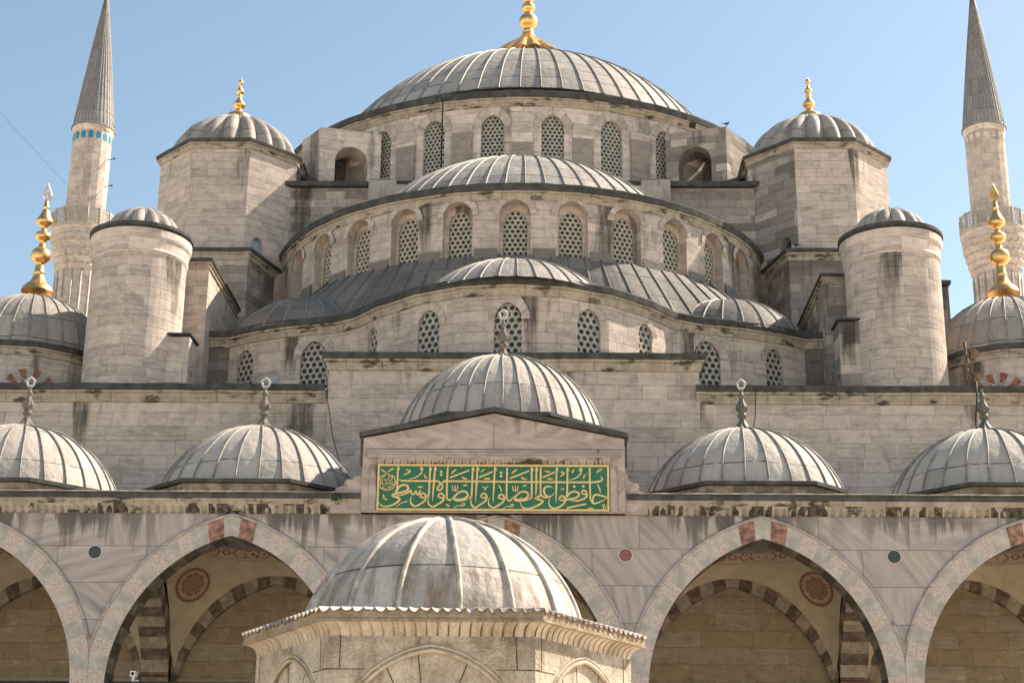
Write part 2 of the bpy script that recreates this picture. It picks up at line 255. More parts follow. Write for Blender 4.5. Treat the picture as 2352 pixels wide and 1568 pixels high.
# ------------------------------------------------------------------ mesh builder
class MB:
    def __init__(s): s.V = []; s.F = []; s.U = []; s.T = []; s.I = []; s.S = []
    def f(s, pts, uv=None, top=None, mi=0, sm=False):
        k = len(s.V); s.V += [tuple(p) for p in pts]; s.fi(range(k, k+len(pts)), uv, top, mi, sm)
    def fi(s, idx, uv=None, top=None, mi=0, sm=False):
        idx = list(idx); s.F.append(idx); z = [(0, 0)]*len(idx)
        s.U.append(uv or [(s.V[i][0]+s.V[i][1], s.V[i][2]) for i in idx]); s.T.append(top or [(a, 9.) for a, _ in s.U[-1]]); s.I.append(mi); s.S.append(sm)
    def grid(s, P, UV=None, sm=True, mi=0, TP=None, close=False):
        k = len(s.V); n, m = len(P), len(P[0])
        for r in P: s.V += [tuple(p) for p in r]
        for i in range(n-1):
            for j in range(m if close else m-1):
                j2 = (j+1) % m
                uv = tp = None
                if UV: uv = [UV[i][j], UV[i][j+1], UV[i+1][j+1], UV[i+1][j]]
                if TP: tp = [TP[i][j], TP[i][j+1], TP[i+1][j+1], TP[i+1][j]]
                s.fi((k+i*m+j, k+i*m+j2, k+(i+1)*m+j2, k+(i+1)*m+j), uv, tp, mi[j] if isinstance(mi, list) else mi, sm)
    def box(s, x0, x1, y0, y1, z0, z1, mi=0, td=True):
        A = [(x0, y0), (x1, y0), (x1, y1), (x0, y1)]; acc = 0
        for i in range(4):
            a, b_ = A[i], A[(i+1) % 4]; L = math.dist(a, b_); o = a[0]+a[1]*.7 + i*3.1
            s.f([(*a, z0), (*b_, z0), (*b_, z1), (*a, z1)], [(o, z0), (o+L, z0), (o+L, z1), (o, z1)], [(o, z1-z0), (o+L, z1-z0), (o+L, 0), (o, 0)] if td else None, mi)
        for z, A2 in ((z1, A), (z0, A[::-1])): s.f([(*p, z) for p in A2], [p for p in A2], None, mi)
    def tube(s, pts, r, n=6, mi=0, cap=True):
        pts = [Vector(p) for p in pts]; rr = r if isinstance(r, (list, tuple)) else [r]*len(pts); G = []; ref = None
        for i, p in enumerate(pts):
            d = (pts[min(i+1, len(pts)-1)]-pts[max(i-1, 0)]).normalized()
            a = d.cross(Vector((0, 0, 1)) if abs(d.z) < .95 else Vector((1, 0, 0))).normalized()
            if ref is not None: a = (ref-d*ref.dot(d)).normalized()
            ref = a; b_ = d.cross(a); G.append([p+(a*cos(2*PI*j/n)+b_*sin(2*PI*j/n))*rr[i] for j in range(n)])
        k = len(s.V); s.grid(G, close=True, mi=mi)
        if cap: s.fi([k+j for j in range(n)][::-1], mi=mi); s.fi([k+(len(G)-1)*n+j for j in range(n)], mi=mi)
    def lathe(s, prof, c=(0, 0, 0), n=32, mi=0, flute=None, sm=True, uvn=None):
        G = []; U = []; L = 0; pr = None; TP = []
        for r, z in prof:
            if pr: L += math.dist(pr, (r, z))
            pr = (r, z); row = []
            for j in range(n):
                a = 2*PI*j/n; q = r*(flute(a, z) if flute else 1); row.append((c[0]+q*cos(a), c[1]+q*sin(a), c[2]+z))
            G.append(row); U.append([((j/n)*(uvn or 2*PI*max(r, .01)), L) for j in range(n+1)]); TP.append([(j*.3, L) for j in range(n+1)])
        s.grid(G, U, sm, mi, TP, True)
    def build(s, name, mats, parent=None, label=None, loc=None):
        me = bpy.data.meshes.new(name); me.from_pydata(s.V, [], s.F)
        for m in (mats if isinstance(mats, (list, tuple)) else [mats]): me.materials.append(m)
        me.polygons.foreach_set('material_index', s.I); me.polygons.foreach_set('use_smooth', s.S)
        for nm, dat in (('UV', s.U), ('TOP', s.T)):
            l = me.uv_layers.new(name=nm); l.data.foreach_set('uv', [c for f in dat for p in f for c in p])
        me.validate(); me.update()
        return link(name, me, parent, label, loc)
OFF = {}
def link(name, me, parent=None, label=None, loc=None):
    """mesh data is in world metres unless loc gives the object's own place"""
    o = bpy.data.objects.new(name, me); COL.objects.link(o)
    w_ = Vector(loc or (0, 0, 0)); OFF[o.name] = w_
    if parent: o.parent = parent; o.location = w_-OFF[parent.name]
    else: o.location = w_
    if label: o['label'] = label
    return o
def thing(name, label, cat, loc, group=None):
    o = link(name, None, None, label, loc); o['category'] = cat
    if group: o['group'] = group
    return o
def tag(o, label, cat, group=None):
    o['label'] = label; o['category'] = cat
    if group: o['group'] = group
    return o
def recentre(o, c):
    """move a one-mesh thing's origin to its base"""
    c = Vector(c); o.data.transform(Matrix.Translation(-c)); o.location = o.location+c; OFF[o.name] = OFF[o.name]+c; return o
# ------------------------------------------------------------------ architecture helpers
def rise(kind, w_, x):
    a = w_/2; x = min(abs(x), a)
    if kind == 'r': return math.sqrt(max(a*a-x*x, 0))
    e = a*(.34 if kind == 'p' else .30 if kind == 't' else .12); return math.sqrt(max((a+e)**2-(x+e)**2, 0))
def wall(mb, path, z0, z1, ops=(), mi=0, u0=0., close=False, rmi=None):
    """vertical wall along a plan path (outer side on the right-hand of travel) with arched openings; returns window frames"""
    pts = [Vector(p) for p in path]+([Vector(path[0])] if close else [])
    Sx = [0.]
    for a, b_ in zip(pts, pts[1:]): Sx.append(Sx[-1]+(b_-a).length)
    def at(s_):
        for i in range(len(pts)-1):
            if s_ <= Sx[i+1]+1e-9 or i == len(pts)-2:
                d = (pts[i+1]-pts[i])/(Sx[i+1]-Sx[i]); return pts[i]+d*(s_-Sx[i]), Vector((d.y, -d.x))
    br = set(round(x, 5) for x in Sx)
    for o in ops:
        nn = o.get('n', 14)
        for k in range(nn+1): br.add(round(o['s']-o['w']/2*cos(PI*k/nn), 5))
    br = sorted(min(x, Sx[-1]) for x in br if -1e-4 <= x <= Sx[-1]+1e-4); br = [x for i, x in enumerate(br) if i == 0 or x-br[i-1] > 1e-4]
    frames = []
    rmi = (0 if callable(mi) else mi) if rmi is None else rmi
    for a, b_ in zip(br, br[1:]):
        m = (a+b_)/2; o = next((o for o in ops if abs(m-o['s']) < o['w']/2), None); pa, pb = at(a+1e-7)[0], at(b_-1e-7)[0]
        def q(za, zb, ya, yb):
            if max(ya-za, yb-zb) < 1e-4: return
            mb.f([(*pa, za), (*pb, zb), (*pb, yb), (*pa, ya)], [(u0+a, za), (u0+b_, zb), (u0+b_, yb), (u0+a, ya)], [(u0+a, z1-za), (u0+b_, z1-zb), (u0+b_, z1-yb), (u0+a, z1-ya)], mi(m) if callable(mi) else mi)
        if o is None: q(z0, z0, z1, z1); continue
        ta, tb = (min(z1, o['spring']+rise(o['k'], o['w'], x-o['s'])) for x in (a, b_))
        q(z0, z0, o['sill'], o['sill']); q(ta, tb, z1, z1)
        n = at(o['s'])[1]; d = -n*o.get('d', .3)
        if o.get('d', .3): mb.f([(*pb, tb), (*pa, ta), (*(pa+d), ta), (*(pb+d), tb)], [(b_, tb), (a, ta), (a, ta+.3), (b_, tb+.3)], None, rmi)
    for o in ops:
        if not o.get('d', .3): continue
        c, n = at(o['s']); d = -n*o.get('d', .3); L, Rr = at(o['s']-o['w']/2)[0], at(o['s']+o['w']/2)[0]; sl, sp = o['sill'], o['spring']
        mb.f([(*L, sl), (*(L+d), sl), (*(L+d), sp), (*L, sp)], None, None, rmi); mb.f([(*(Rr+d), sl), (*Rr, sl), (*Rr, sp), (*(Rr+d), sp)], None, None, rmi)
        mb.f([(*L, sl), (*Rr, sl), (*(Rr+d), sl), (*(L+d), sl)], None, None, rmi)
        frames.append(dict(o, c=(L+Rr)/2+d, n=n, L=L+d, R=Rr+d))
    return frames
def sweep(mb, path, prof, mi=0, close=False, sm=False, zs=None):
    """profile [(out, z)] swept along a plan path with mitred corners"""
    P = [Vector(p) for p in path]; n = len(P); N = []
    for i in range(n):
        ds = []
        if close or i > 0: ds.append((P[i]-P[i-1]).normalized())
        if close or i < n-1: ds.append((P[(i+1) % n]-P[i]).normalized())
        ns = [Vector((d.y, -d.x)) for d in ds]
        N.append(ns[0] if len(ns) == 1 else (ns[0]+ns[1])/max(.25, 1+ns[0].dot(ns[1])))
    acc = [0.]
    for i in range(n): acc.append(acc[-1]+(P[(i+1) % n]-P[i]).length)
    G = []; U = []; L = 0; pr = None
    for o, z in prof:
        if pr: L += math.dist(pr, (o, z))
        pr = (o, z); G.append([(*(P[i]+N[i]*o), z+(zs[i] if zs else 0)) for i in range(n)]); U.append([(acc[i], L) for i in range(n+1)])
    mb.grid(G, U, sm, mi, None, close)
def arch_stones(parent, f_, off, k1, mat_, N_=13, kind=None):
    m = MB(); t = Vector((-f_['n'].y, f_['n'].x)); c0 = f_['c']+f_['n']*off; a = f_['w']/2
    def pt(x, k): return (*(c0+t*x*k), f_['spring']+rise(f_['k'], f_['w'], x)*k)
    for i in range(N_):
        xa, xb = (-a*cos(PI*j/N_) for j in (i, i+1)); o_ = i*1.7+f_['s']*3; kk = k1+random.uniform(-.06, .06)
        m.f([pt(xa, 1.0), pt(xb, 1.0), pt(xb, kk), pt(xa, kk)], [(o_+.04, .05), (o_+.3, .05), (o_+.3, .36), (o_+.04, .36)])
    m.build('window_arch', mat_, parent)
def cornice(parent, path, z, close=False, lead_h=.2, out=.28, stone=True, h=.34, zs=None):
    """black lead edge over a moulded limestone cornice; z is the top of the lead"""
    if zs is None:
        P_ = []; n_ = len(path)
        for i in range(n_ if close else n_-1):
            a, b_ = Vector(path[i]), Vector(path[(i+1) % n_]); q = max(1, int((b_-a).length/.8)); P_ += [tuple(a.lerp(b_, j/q)) for j in range(q)]
        if not close: P_.append(tuple(path[-1]))
        path = P_; zs = [random.uniform(-.014, .014) for _ in P_]
    m = MB(); sweep(m, path, [(-.25, z+.03), (out, z), (out+.02, z-.04), (out, z-lead_h), (out-.1, z-lead_h-.005), (-.05, z-lead_h-.005)], 0, close, False, zs)
    e = m.build('lead_eave', EAVE, parent)
    if stone:
        m = MB(); z2 = z-lead_h-.008
        sweep(m, path, [(.0, z2), (out-.04, z2), (out-.05, z2-h*.22), (out-.12, z2-h*.27), (out-.13, z2-h*.5), (.06, z2-h*.8), (.055, z2-h), (0, z2-h-.02)], 0, close, False, zs)
        m.build('cornice', MLD, parent)
    return e
def arc(cx, cy, r, a0, a1, n):
    """plan arc; angle measured from the -Y direction towards +X"""
    return [(cx+r*sin(a0+(a1-a0)*i/n), cy-r*cos(a0+(a1-a0)*i/n)) for i in range(n+1)]
def dome(mb, c, Rb, beta, z0, n, rw=.1, rh=.06, nr=16, sub=4, bulge=0., th0=0., foot=0., drop=.06, ribmi=1, arc_=None, wav=0.):
    b_ = R(beta); Rs = Rb/sin(b_); G = []; U = []
    prof = [(Rs*sin(b_*i/nr), z0+Rs*(cos(b_*i/nr)-cos(b_)), Rs*b_*i/nr) for i in range(nr+1)]
    if foot: prof += [(Rb+foot*.35, z0-drop*.75, Rs*b_+.1), (Rb+foot, z0-drop, Rs*b_+foot)]
    prof[0] = (.001, prof[0][1], 0); m = n*sub
    for r, z, l in prof:
        k = math.sqrt(min(1, l/(Rs*b_)*1.6))
        G.append([(c[0]+r*(1+bulge*k*(abs(sin(PI*j/sub))-.4))*cos(th0+2*PI*j/m), c[1]+r*(1+bulge*k*(abs(sin(PI*j/sub))-.4))*sin(th0+2*PI*j/m), z) for j in range(m)])
        U.append([(j/sub, -l) for j in range(m+1)])
    mb.grid(G, U, True, 0, None, True)
    for k in range(n):
        a = th0+2*PI*k/n; t = Vector((-sin(a), cos(a), 0)); G = []
        ph = random.uniform(0, 6.)
        for i, (r, z, l) in enumerate(prof):
            if r < .25*rw*n/6.28: continue
            r_ = r*(1-bulge*.4*math.sqrt(min(1, l/(Rs*b_)*1.6)))
            nn = Vector((cos(a)*sin(b_*min(i, nr)/nr), sin(a)*sin(b_*min(i, nr)/nr), cos(b_*min(i, nr)/nr)))
            p = Vector((c[0]+r_*cos(a), c[1]+r_*sin(a), z))+t*(wav*sin(ph+l*2.3))
            G.append([p-t*rw*.36-nn*.02, p-t*rw*.30+nn*rh*.55, p+nn*rh*.78, p+t*rw*.30+nn*rh*.55, p+t*rw*.36-nn*.02])
        mb.grid(G, None, True, ribmi)
LC = {}
def lattice_mesh(w_, h, kind, pitch):
    key = (round(w_, 2), round(h, 2), kind, pitch)
    if key in LC: return LC[key]
    m = MB(); rr = pitch*.345; dy = pitch*.866; nrow = int((h+w_)/dy)+2; n = 12; th = .05
    def inside(x, z): return z < h+rise(kind, w_, x)+pitch*.35 and abs(x) < w_/2+pitch*.3 and z > -pitch*.6
    for r in range(nrow):
        for k in range(-6, 7):
            x = (k+.5*(r % 2))*pitch; z = dy*(r+.35)
            if not inside(x, z): continue
            hexr = []; ci = []
            for j in range(n):
                a = 2*PI*j/n; sec = ((a+PI/6) % (PI/3))-PI/6
                q = pitch/2/cos(sec); hexr.append((x+q*cos(a), z+q*sin(a))); ci.append((x+rr*cos(a), z+rr*sin(a)))
            for j in range(n):
                j2 = (j+1) % n
                m.f([(hexr[j][0], 0, hexr[j][1]), (ci[j][0], 0, ci[j][1]), (ci[j2][0], 0, ci[j2][1]), (hexr[j2][0], 0, hexr[j2][1])][::-1])
                m.f([(ci[j][0], 0, ci[j][1]), (ci[j][0], th, ci[j][1]), (ci[j2][0], th, ci[j2][1]), (ci[j2][0], 0, ci[j2][1])])
    o = m.build('window', LAT); me = o.data; bpy.data.objects.remove(o)
    g = MB(); g.f([(-w_/2-.05, th, -.1), (w_/2+.05, th, -.1), (w_/2+.05, th, h+w_*.75), (-w_/2-.05, th, h+w_*.75)])
    o = g.build('glass', GLASS); mg = o.data; bpy.data.objects.remove(o); LC[key] = (me, mg); return LC[key]
def window(parent, fr, pitch, mat_=None):
    me, mg = lattice_mesh(fr['w'], fr['spring']-fr['sill'], fr['k'], pitch)
    if mat_ is LATW:
        if 'tan' not in LC: LC['tan'] = {}
        if me.name not in LC['tan']: m2 = me.copy(); m2.materials[0] = LATW; LC['tan'][me.name] = m2
        me = LC['tan'][me.name]
    c = fr['c']+fr['n']*.06
    o = link('window', me, parent, None, (c.x, c.y, fr['sill'])); o.rotation_euler.z = math.atan2(fr['n'].x, -fr['n'].y)
    g = link('glass', mg, None); g.parent = o; return o
def finial_prof(pts, sc): return [(r*sc, dy*sc) for dy, r in pts]
# ================================================================== GROUND
g = MB(); g.f([(-900, -900, 0), (900, -900, 0), (900, 900, 0), (-900, 900, 0)]); o = g.build('ground', PAVE); o['kind'] = 'structure'
# ================================================================== PRAYER HALL
hall = thing('prayer_hall', 'great domed mosque hall of weathered limestone, lead domes rising in tiers behind the portico', 'mosque', (0, 20, 0))
# front wall above and behind the portico
m = MB(); wall(m, [(-27, 7.5), (27, 7.5)], 10.6, 15.9); fw = m.build('front_wall', STF, hall)
for x0, x1 in ((-27, -5.8), (5.8, 27)): cornice(fw, [(x0, 7.5), (x1, 7.5)], 16.06, lead_h=.2, out=.26)
m = MB(); wall(m, [(-27, 7.5), (27, 7.5)], 0, 10.6); m.build('lower_wall', STI, hall)
cp = [(-5.72, 10.2), (-5.72, 7.44), (5.92, 7.44), (5.92, 10.2)]
m = MB(); wall(m, cp, 10.8, 16.95, u0=3.3); cw = m.build('raised_wall', STF, hall); cornice(cw, cp, 17.1, lead_h=.2, out=.22)
m = MB(); m.f([(-27, 7.6, 15.95), (27, 7.6, 15.95), (27, 46, 15.95), (-27, 46, 15.95)]); m.f([(-5.7, 7.5, 16.98), (5.9, 7.5, 16.98), (5.9, 13, 16.98), (-5.7, 13, 16.98)]); m.f([(-27, 7.6, 0), (-27, 46, 0), (-27, 46, 15.95), (-27, 7.6, 15.95)][::-1]); m.f([(27, 7.6, 0), (27, 46, 0), (27, 46, 15.95), (27, 7.6, 15.95)]); m.f([(-27, 46, 0), (27, 46, 0), (27, 46, 15.95), (-27, 46, 15.95)])
m.build('hall_roof', LEAD, hall)
# exedra wall: lobed plan
EX0 = [(0, 8.8), (1.65, 9.05), (3.2, 9.85), (4.55, 11.05), (5.5, 12.25), (6.35, 12.78), (8.05, 13.25), (9.2, 13.72), (10.4, 14.45), (11.15, 14.45)]
EX = [(-x, y) for x, y in EX0[:0:-1]]+EX0
ops = []
for s_, w_ in ((1.53, .78), (4.38, 1.0), (7.2, .62), (9.95, .84), (12.77, .92), (15.57, .86), (18.05, .68), (21.05, 1.0), (23.7, .74)):
    ops.append(dict(s=s_, w=w_, sill=17.2 if abs(s_-12.8) < 6 else 16.3, spring=19.36-.65*w_, k='p', d=.14))
m = MB(); fr = wall(m, EX, 15.9, 19.75, ops, lambda s_: 1 if s_ < .74 or s_ > 25.05 else 0); ew = m.build('exedra_wall', [ST, STB], hall)
for f_ in fr: window(hall, f_, .245)
for f_ in fr: arch_stones(ew, f_, .152, 1.62, STA)               # radiating arch stones over each window, just proud of the wall
cornice(ew, EX, 20.15, lead_h=.24, out=.24, h=.32)
# lead roof from the exedra wall up to the semidome drum
SCY = 24.34; SR = 10.25
def polar(path, th):
    d = Vector((sin(th), -cos(th))); o = Vector((0, SCY)); best = None
    for a, b_ in zip(path, path[1:]):
        a, b_ = Vector(a), Vector(b_); e = b_-a; den = d.x*e.y-d.y*e.x
        if abs(den) < 1e-9: continue
        q = a-o; t = (q.x*e.y-q.y*e.x)/den; u_ = (q.x*d.y-q.y*d.x)/den
        if t > 0 and -1e-4 <= u_ <= 1.0001 and (best is None or t < best): best = t
    return o+d*best if best else None
def T0(th): x = min(1, max(0, (abs(math.degrees(th))-8)/20)); return .74-.46*x*x*(3-2*x)
G = []; U = []; nA = 72; lim = R(47)
for j in range(nA+1):
    th = -lim+2*lim*j/nA; p = polar(EX, th); t0 = T0(th)
    d = Vector((sin(th), SCY*0-cos(th))); q = Vector((0, SCY))+d*(SR+.02)
    G.append([(*(p.lerp(q, t)+Vector((0, 0))), 20.12+.25*t+(23.05-20.37)*max(0, (t-t0)/(1-t0))**.9) for t in [0, t0*.5, t0]+[t0+(1-t0)*q/6 for q in range(1, 7)]]); U.append([(th*11.5, -i*.6) for i in range(9)])
m = MB(); m.grid(G, U, False)
# side slopes down to the flat roofs
for sg in (-1, 1):
    P = [(sg*11.15, 14.6, 20.1), (sg*10.4, 14.6, 20.1), (sg*9.6, 20.9, 22.6), (sg*11.15, 20.9, 22.6)]; m.f(P if sg < 0 else P[::-1], [(0, 0), (1, 0), (1, 6), (0, 6)])
for k in range(-13, 14):
    th = k*R(47)/13.4; t0 = T0(th); p = polar(EX, th); d = Vector((sin(th), -cos(th))); q = Vector((0, SCY))+d*SR
    m.tube([(*p.lerp(q, t), 20.16+.25*t+(23.05-20.37)*max(0, (t-t0)/(1-t0))**.9) for t in (0.02, t0, t0+(1-t0)*.33, t0+(1-t0)*.66, 1)], .04, 5, 0)
m.build('exedra_roof', [LEADD, RIB], hall)
m = MB(); dome(m, (0, 11.75), 3.55, 50, 20.02, 36, .075, .06, 14, 4, th0=.05); m.build('exedra_dome', [LEAD, RIB], hall)
for sg in (-1, 1):
    m = MB(); dome(m, (sg*7.8, 16.0), 2.95, 64, 20.0, 24, .08, .06, 14, 4, th0=.1); m.build('exedra_dome', [LEADD, RIB], hall)
# semidome drum
pth = arc(0, SCY, SR, R(-84), R(84), 84)
segL = 2*SR*sin(R(1)); tot = segL*84
ops = []
for k in range(-6, 7):
    a = k*12.0-.4; ops.append(dict(s=tot/2+a/168*tot, w=1.16, sill=22.85, spring=24.66, k='r', d=.34, kk=k))
m = MB(); fr = wall(m, pth, 20.5, 25.3, ops, u0=2.)
inner = []
for f_ in fr:
    L, Rr = f_['L'], f_['R']; wd = (Rr-L).length
    if abs(f_['kk']) == 6: m.f([(*L, 22.5), (*Rr, 22.5), (*Rr, 25.3), (*L, 25.3)]); continue
    inner += wall(m, [L, Rr], 22.5, 25.26, [dict(s=wd/2, w=.88, sill=22.85, spring=24.44, k='t', d=.13)], u0=f_['s'])
sd = m.build('semidome_drum', ST, hall)
for f_ in fr: arch_stones(sd, f_, .385, 1.4, STA, 13)
for f_ in inner: window(hall, f_, .205, LATW)
cornice(sd, pth, 25.83, lead_h=.28, out=.24, h=.3)
for k in range(-6, 6):                                   # lead upstands dressed against the drum between the windows
    a0, a1 = R(k*12-.4+3.6), R(k*12-.4+8.4); m = MB(); sweep(m, arc(0, SCY, SR, a0, a1, 4), [(.0, 23.34), (.06, 23.32), (.1, 22.9), (.1, 22.6)]); m.build('lead_upstand', LEADD, sd)
m = MB(); m.f([(x, y, 25.8) for x, y in arc(0, SCY, SR, R(-84), R(84), 42)]); dome(m, (0, 22.0), 7.4, 54, 25.98, 60, .085, .075, 20, 4, th0=.04); m.build('semidome', [LEADM, RIB], hall)
# central cube, main drum, main dome
m = MB(); wall(m, [(-10.2, 40), (-10.2, 21.5), (10.2, 21.5), (10.2, 40), ], 15.9, 28.95, u0=1.); m.f([(-10.2, 21.5, 28.96), (10.2, 21.5, 28.96), (10.2, 45, 28.96), (-10.2, 45, 28.96)]); cb = m.build('central_block', STD, hall)
cornice(cb, [(-10.2, 40), (-10.2, 21.5), (10.2, 21.5), (10.2, 40)], 29.2, lead_h=.22, out=.2, stone=False)
for x0, x1, z in ((-6.35, -5.2, 29.0), (-5.75, -4.1, 28.6), (5.0, 6.2, 29.0), (4.6, 5.9, 28.55)):
    m = MB(); m.box(x0, x1, 20.6 if z > 28.8 else 20.3, 21.45, 26, z); m.build('lead_upstand', LEAD, hall)
DC = 35.2; DR = 12.5; segs = 116; dp = arc(0, DC, DR, R(-75), R(75), 100); dseg = 2*DR*sin(R(.75)); dt = dseg*100; ops = []
for k in range(-6, 6):
    a = (k+.5)*12.12; ops.append(dict(s=dt/2+a/150*dt, w=1.0, sill=29.9, spring=32.36, k='t', d=.2))
m = MB(); fr = wall(m, dp, 28.9, 33.35, ops, u0=5.); dw = m.build('drum', STG, hall)
for f_ in fr: window(hall, f_, .2); arch_stones(dw, f_, .222, 1.75, STA, 11)
for k in range(-5, 6):
    a = R(k*12.12); m = MB()
    p2 = arc(0, DC, DR, a-R(2.1), a+R(2.1), 4); n_ = Vector((sin(a), -cos(a)))
    sweep(m, [p2[0]]+[(x+n_.x*.13, y+n_.y*.13) for x, y in p2]+[p2[-1]], [(-.02, 32.55), (0, 32.3), (0, 31.6+.3*(k % 3))]); sweep(m, [p2[0]]+[(x+n_.x*.135, y+n_.y*.135) for x, y in p2]+[p2[-1]], [(0, 31.6+.3*(k % 3)), (0, 28.9)], 1); m.build('pilaster', [STG, STP], dw)
m = MB(); wall(m, arc(0, DC, DR, R(75), R(285), 60), 28.9, 33.4); m.build('drum_back', STG, dw)
full = arc(0, DC, DR, 0, 2*PI, 144)[:-1]
cornice(dw, full, 34.02, True, .32, .3, True, .32)
m = MB(); m.lathe([(12.75, 34.0), (10.2, 35.35)], (0, DC, 0), 96, 0); dome(m, (0, DC), 10.25, 60, 35.45, 66, .10, .085, 26, 4, th0=.03)
md = m.build('main_dome', [LEADM, RIB], hall)
fl = lambda a, z: 1+(.16*abs(sin(a*8))-.06)*max(0, min(1, (1.4-z)/.7))
m = MB(); PR = [(2.0, -.2), (1.6, .2), (1.25, .55), (.95, .82), (.66, 1.05), (.45, 1.28), (.33, 1.45), (.27, 1.56), (.28, 1.6), (.31, 1.64), (.27, 1.7), (.24, 1.75), (.23, 1.9), (.3, 1.95), (.43, 2.05), (.49, 2.25), (.46, 2.45), (.36, 2.6), (.24, 2.69), (.21, 2.72), (.21, 2.85), (.28, 2.9), (.36, 3.02), (.35, 3.17), (.26, 3.3), (.19, 3.36), (.19, 3.5), (.3, 3.56), (.44, 3.74), (.44, 3.95), (.36, 4.2), (.15, 4.8), (.1, 5.4)]
m.lathe(PR, (0, DC, 42.3), 96, 0, fl); m.build('finial', GOLD, md, 'huge gilded finial with stacked bulbs and fluted foot')
# flying buttresses beside the drum with an arched passage
for sg in (-1, 1):
    A, B_, C_, D_ = [Vector((sg*x, y)) for x, y in ((9.95, 24.9), (8.9, 23.35), (6.3, 24.15), (8.2, 27.3))]
    m = MB(); pth = [A, B_, C_] if sg < 0 else [C_, B_, A]
    L1 = (B_-A).length; L2 = (C_-B_).length; sc = (L1+L2*.52) if sg < 0 else L2*.48
    fr = wall(m, pth, 28.9, 32.7, [dict(s=sc, w=1.45, sill=28.95, spring=31.2, k='r', d=1.25)], u0=7*sg)
    f_ = fr[0]
    wall(m, [C_, D_, A] if sg < 0 else [A, D_, C_], 28.9, 32.75, [dict(s=((D_-C_).length*.45) if sg < 0 else ((D_-A).length+(D_-C_).length*.55), w=1.3, sill=28.95, spring=31.2, k='r', d=0)]); top = [(*A, 32.75), (*B_, 32.65), (*C_, 32.5), (*D_, 33.1)]; top = top if sg < 0 else top[::-1]
    m.f(top); mid = (A+B_)/2
    rid = (*(mid*.7+D_*.3), 33.25)
    for a, b_ in zip(top, top[1:]+top[:1]): m.f([a, b_, rid])
    m.build('flying_buttress', STG if sg < 0 else STD, hall)
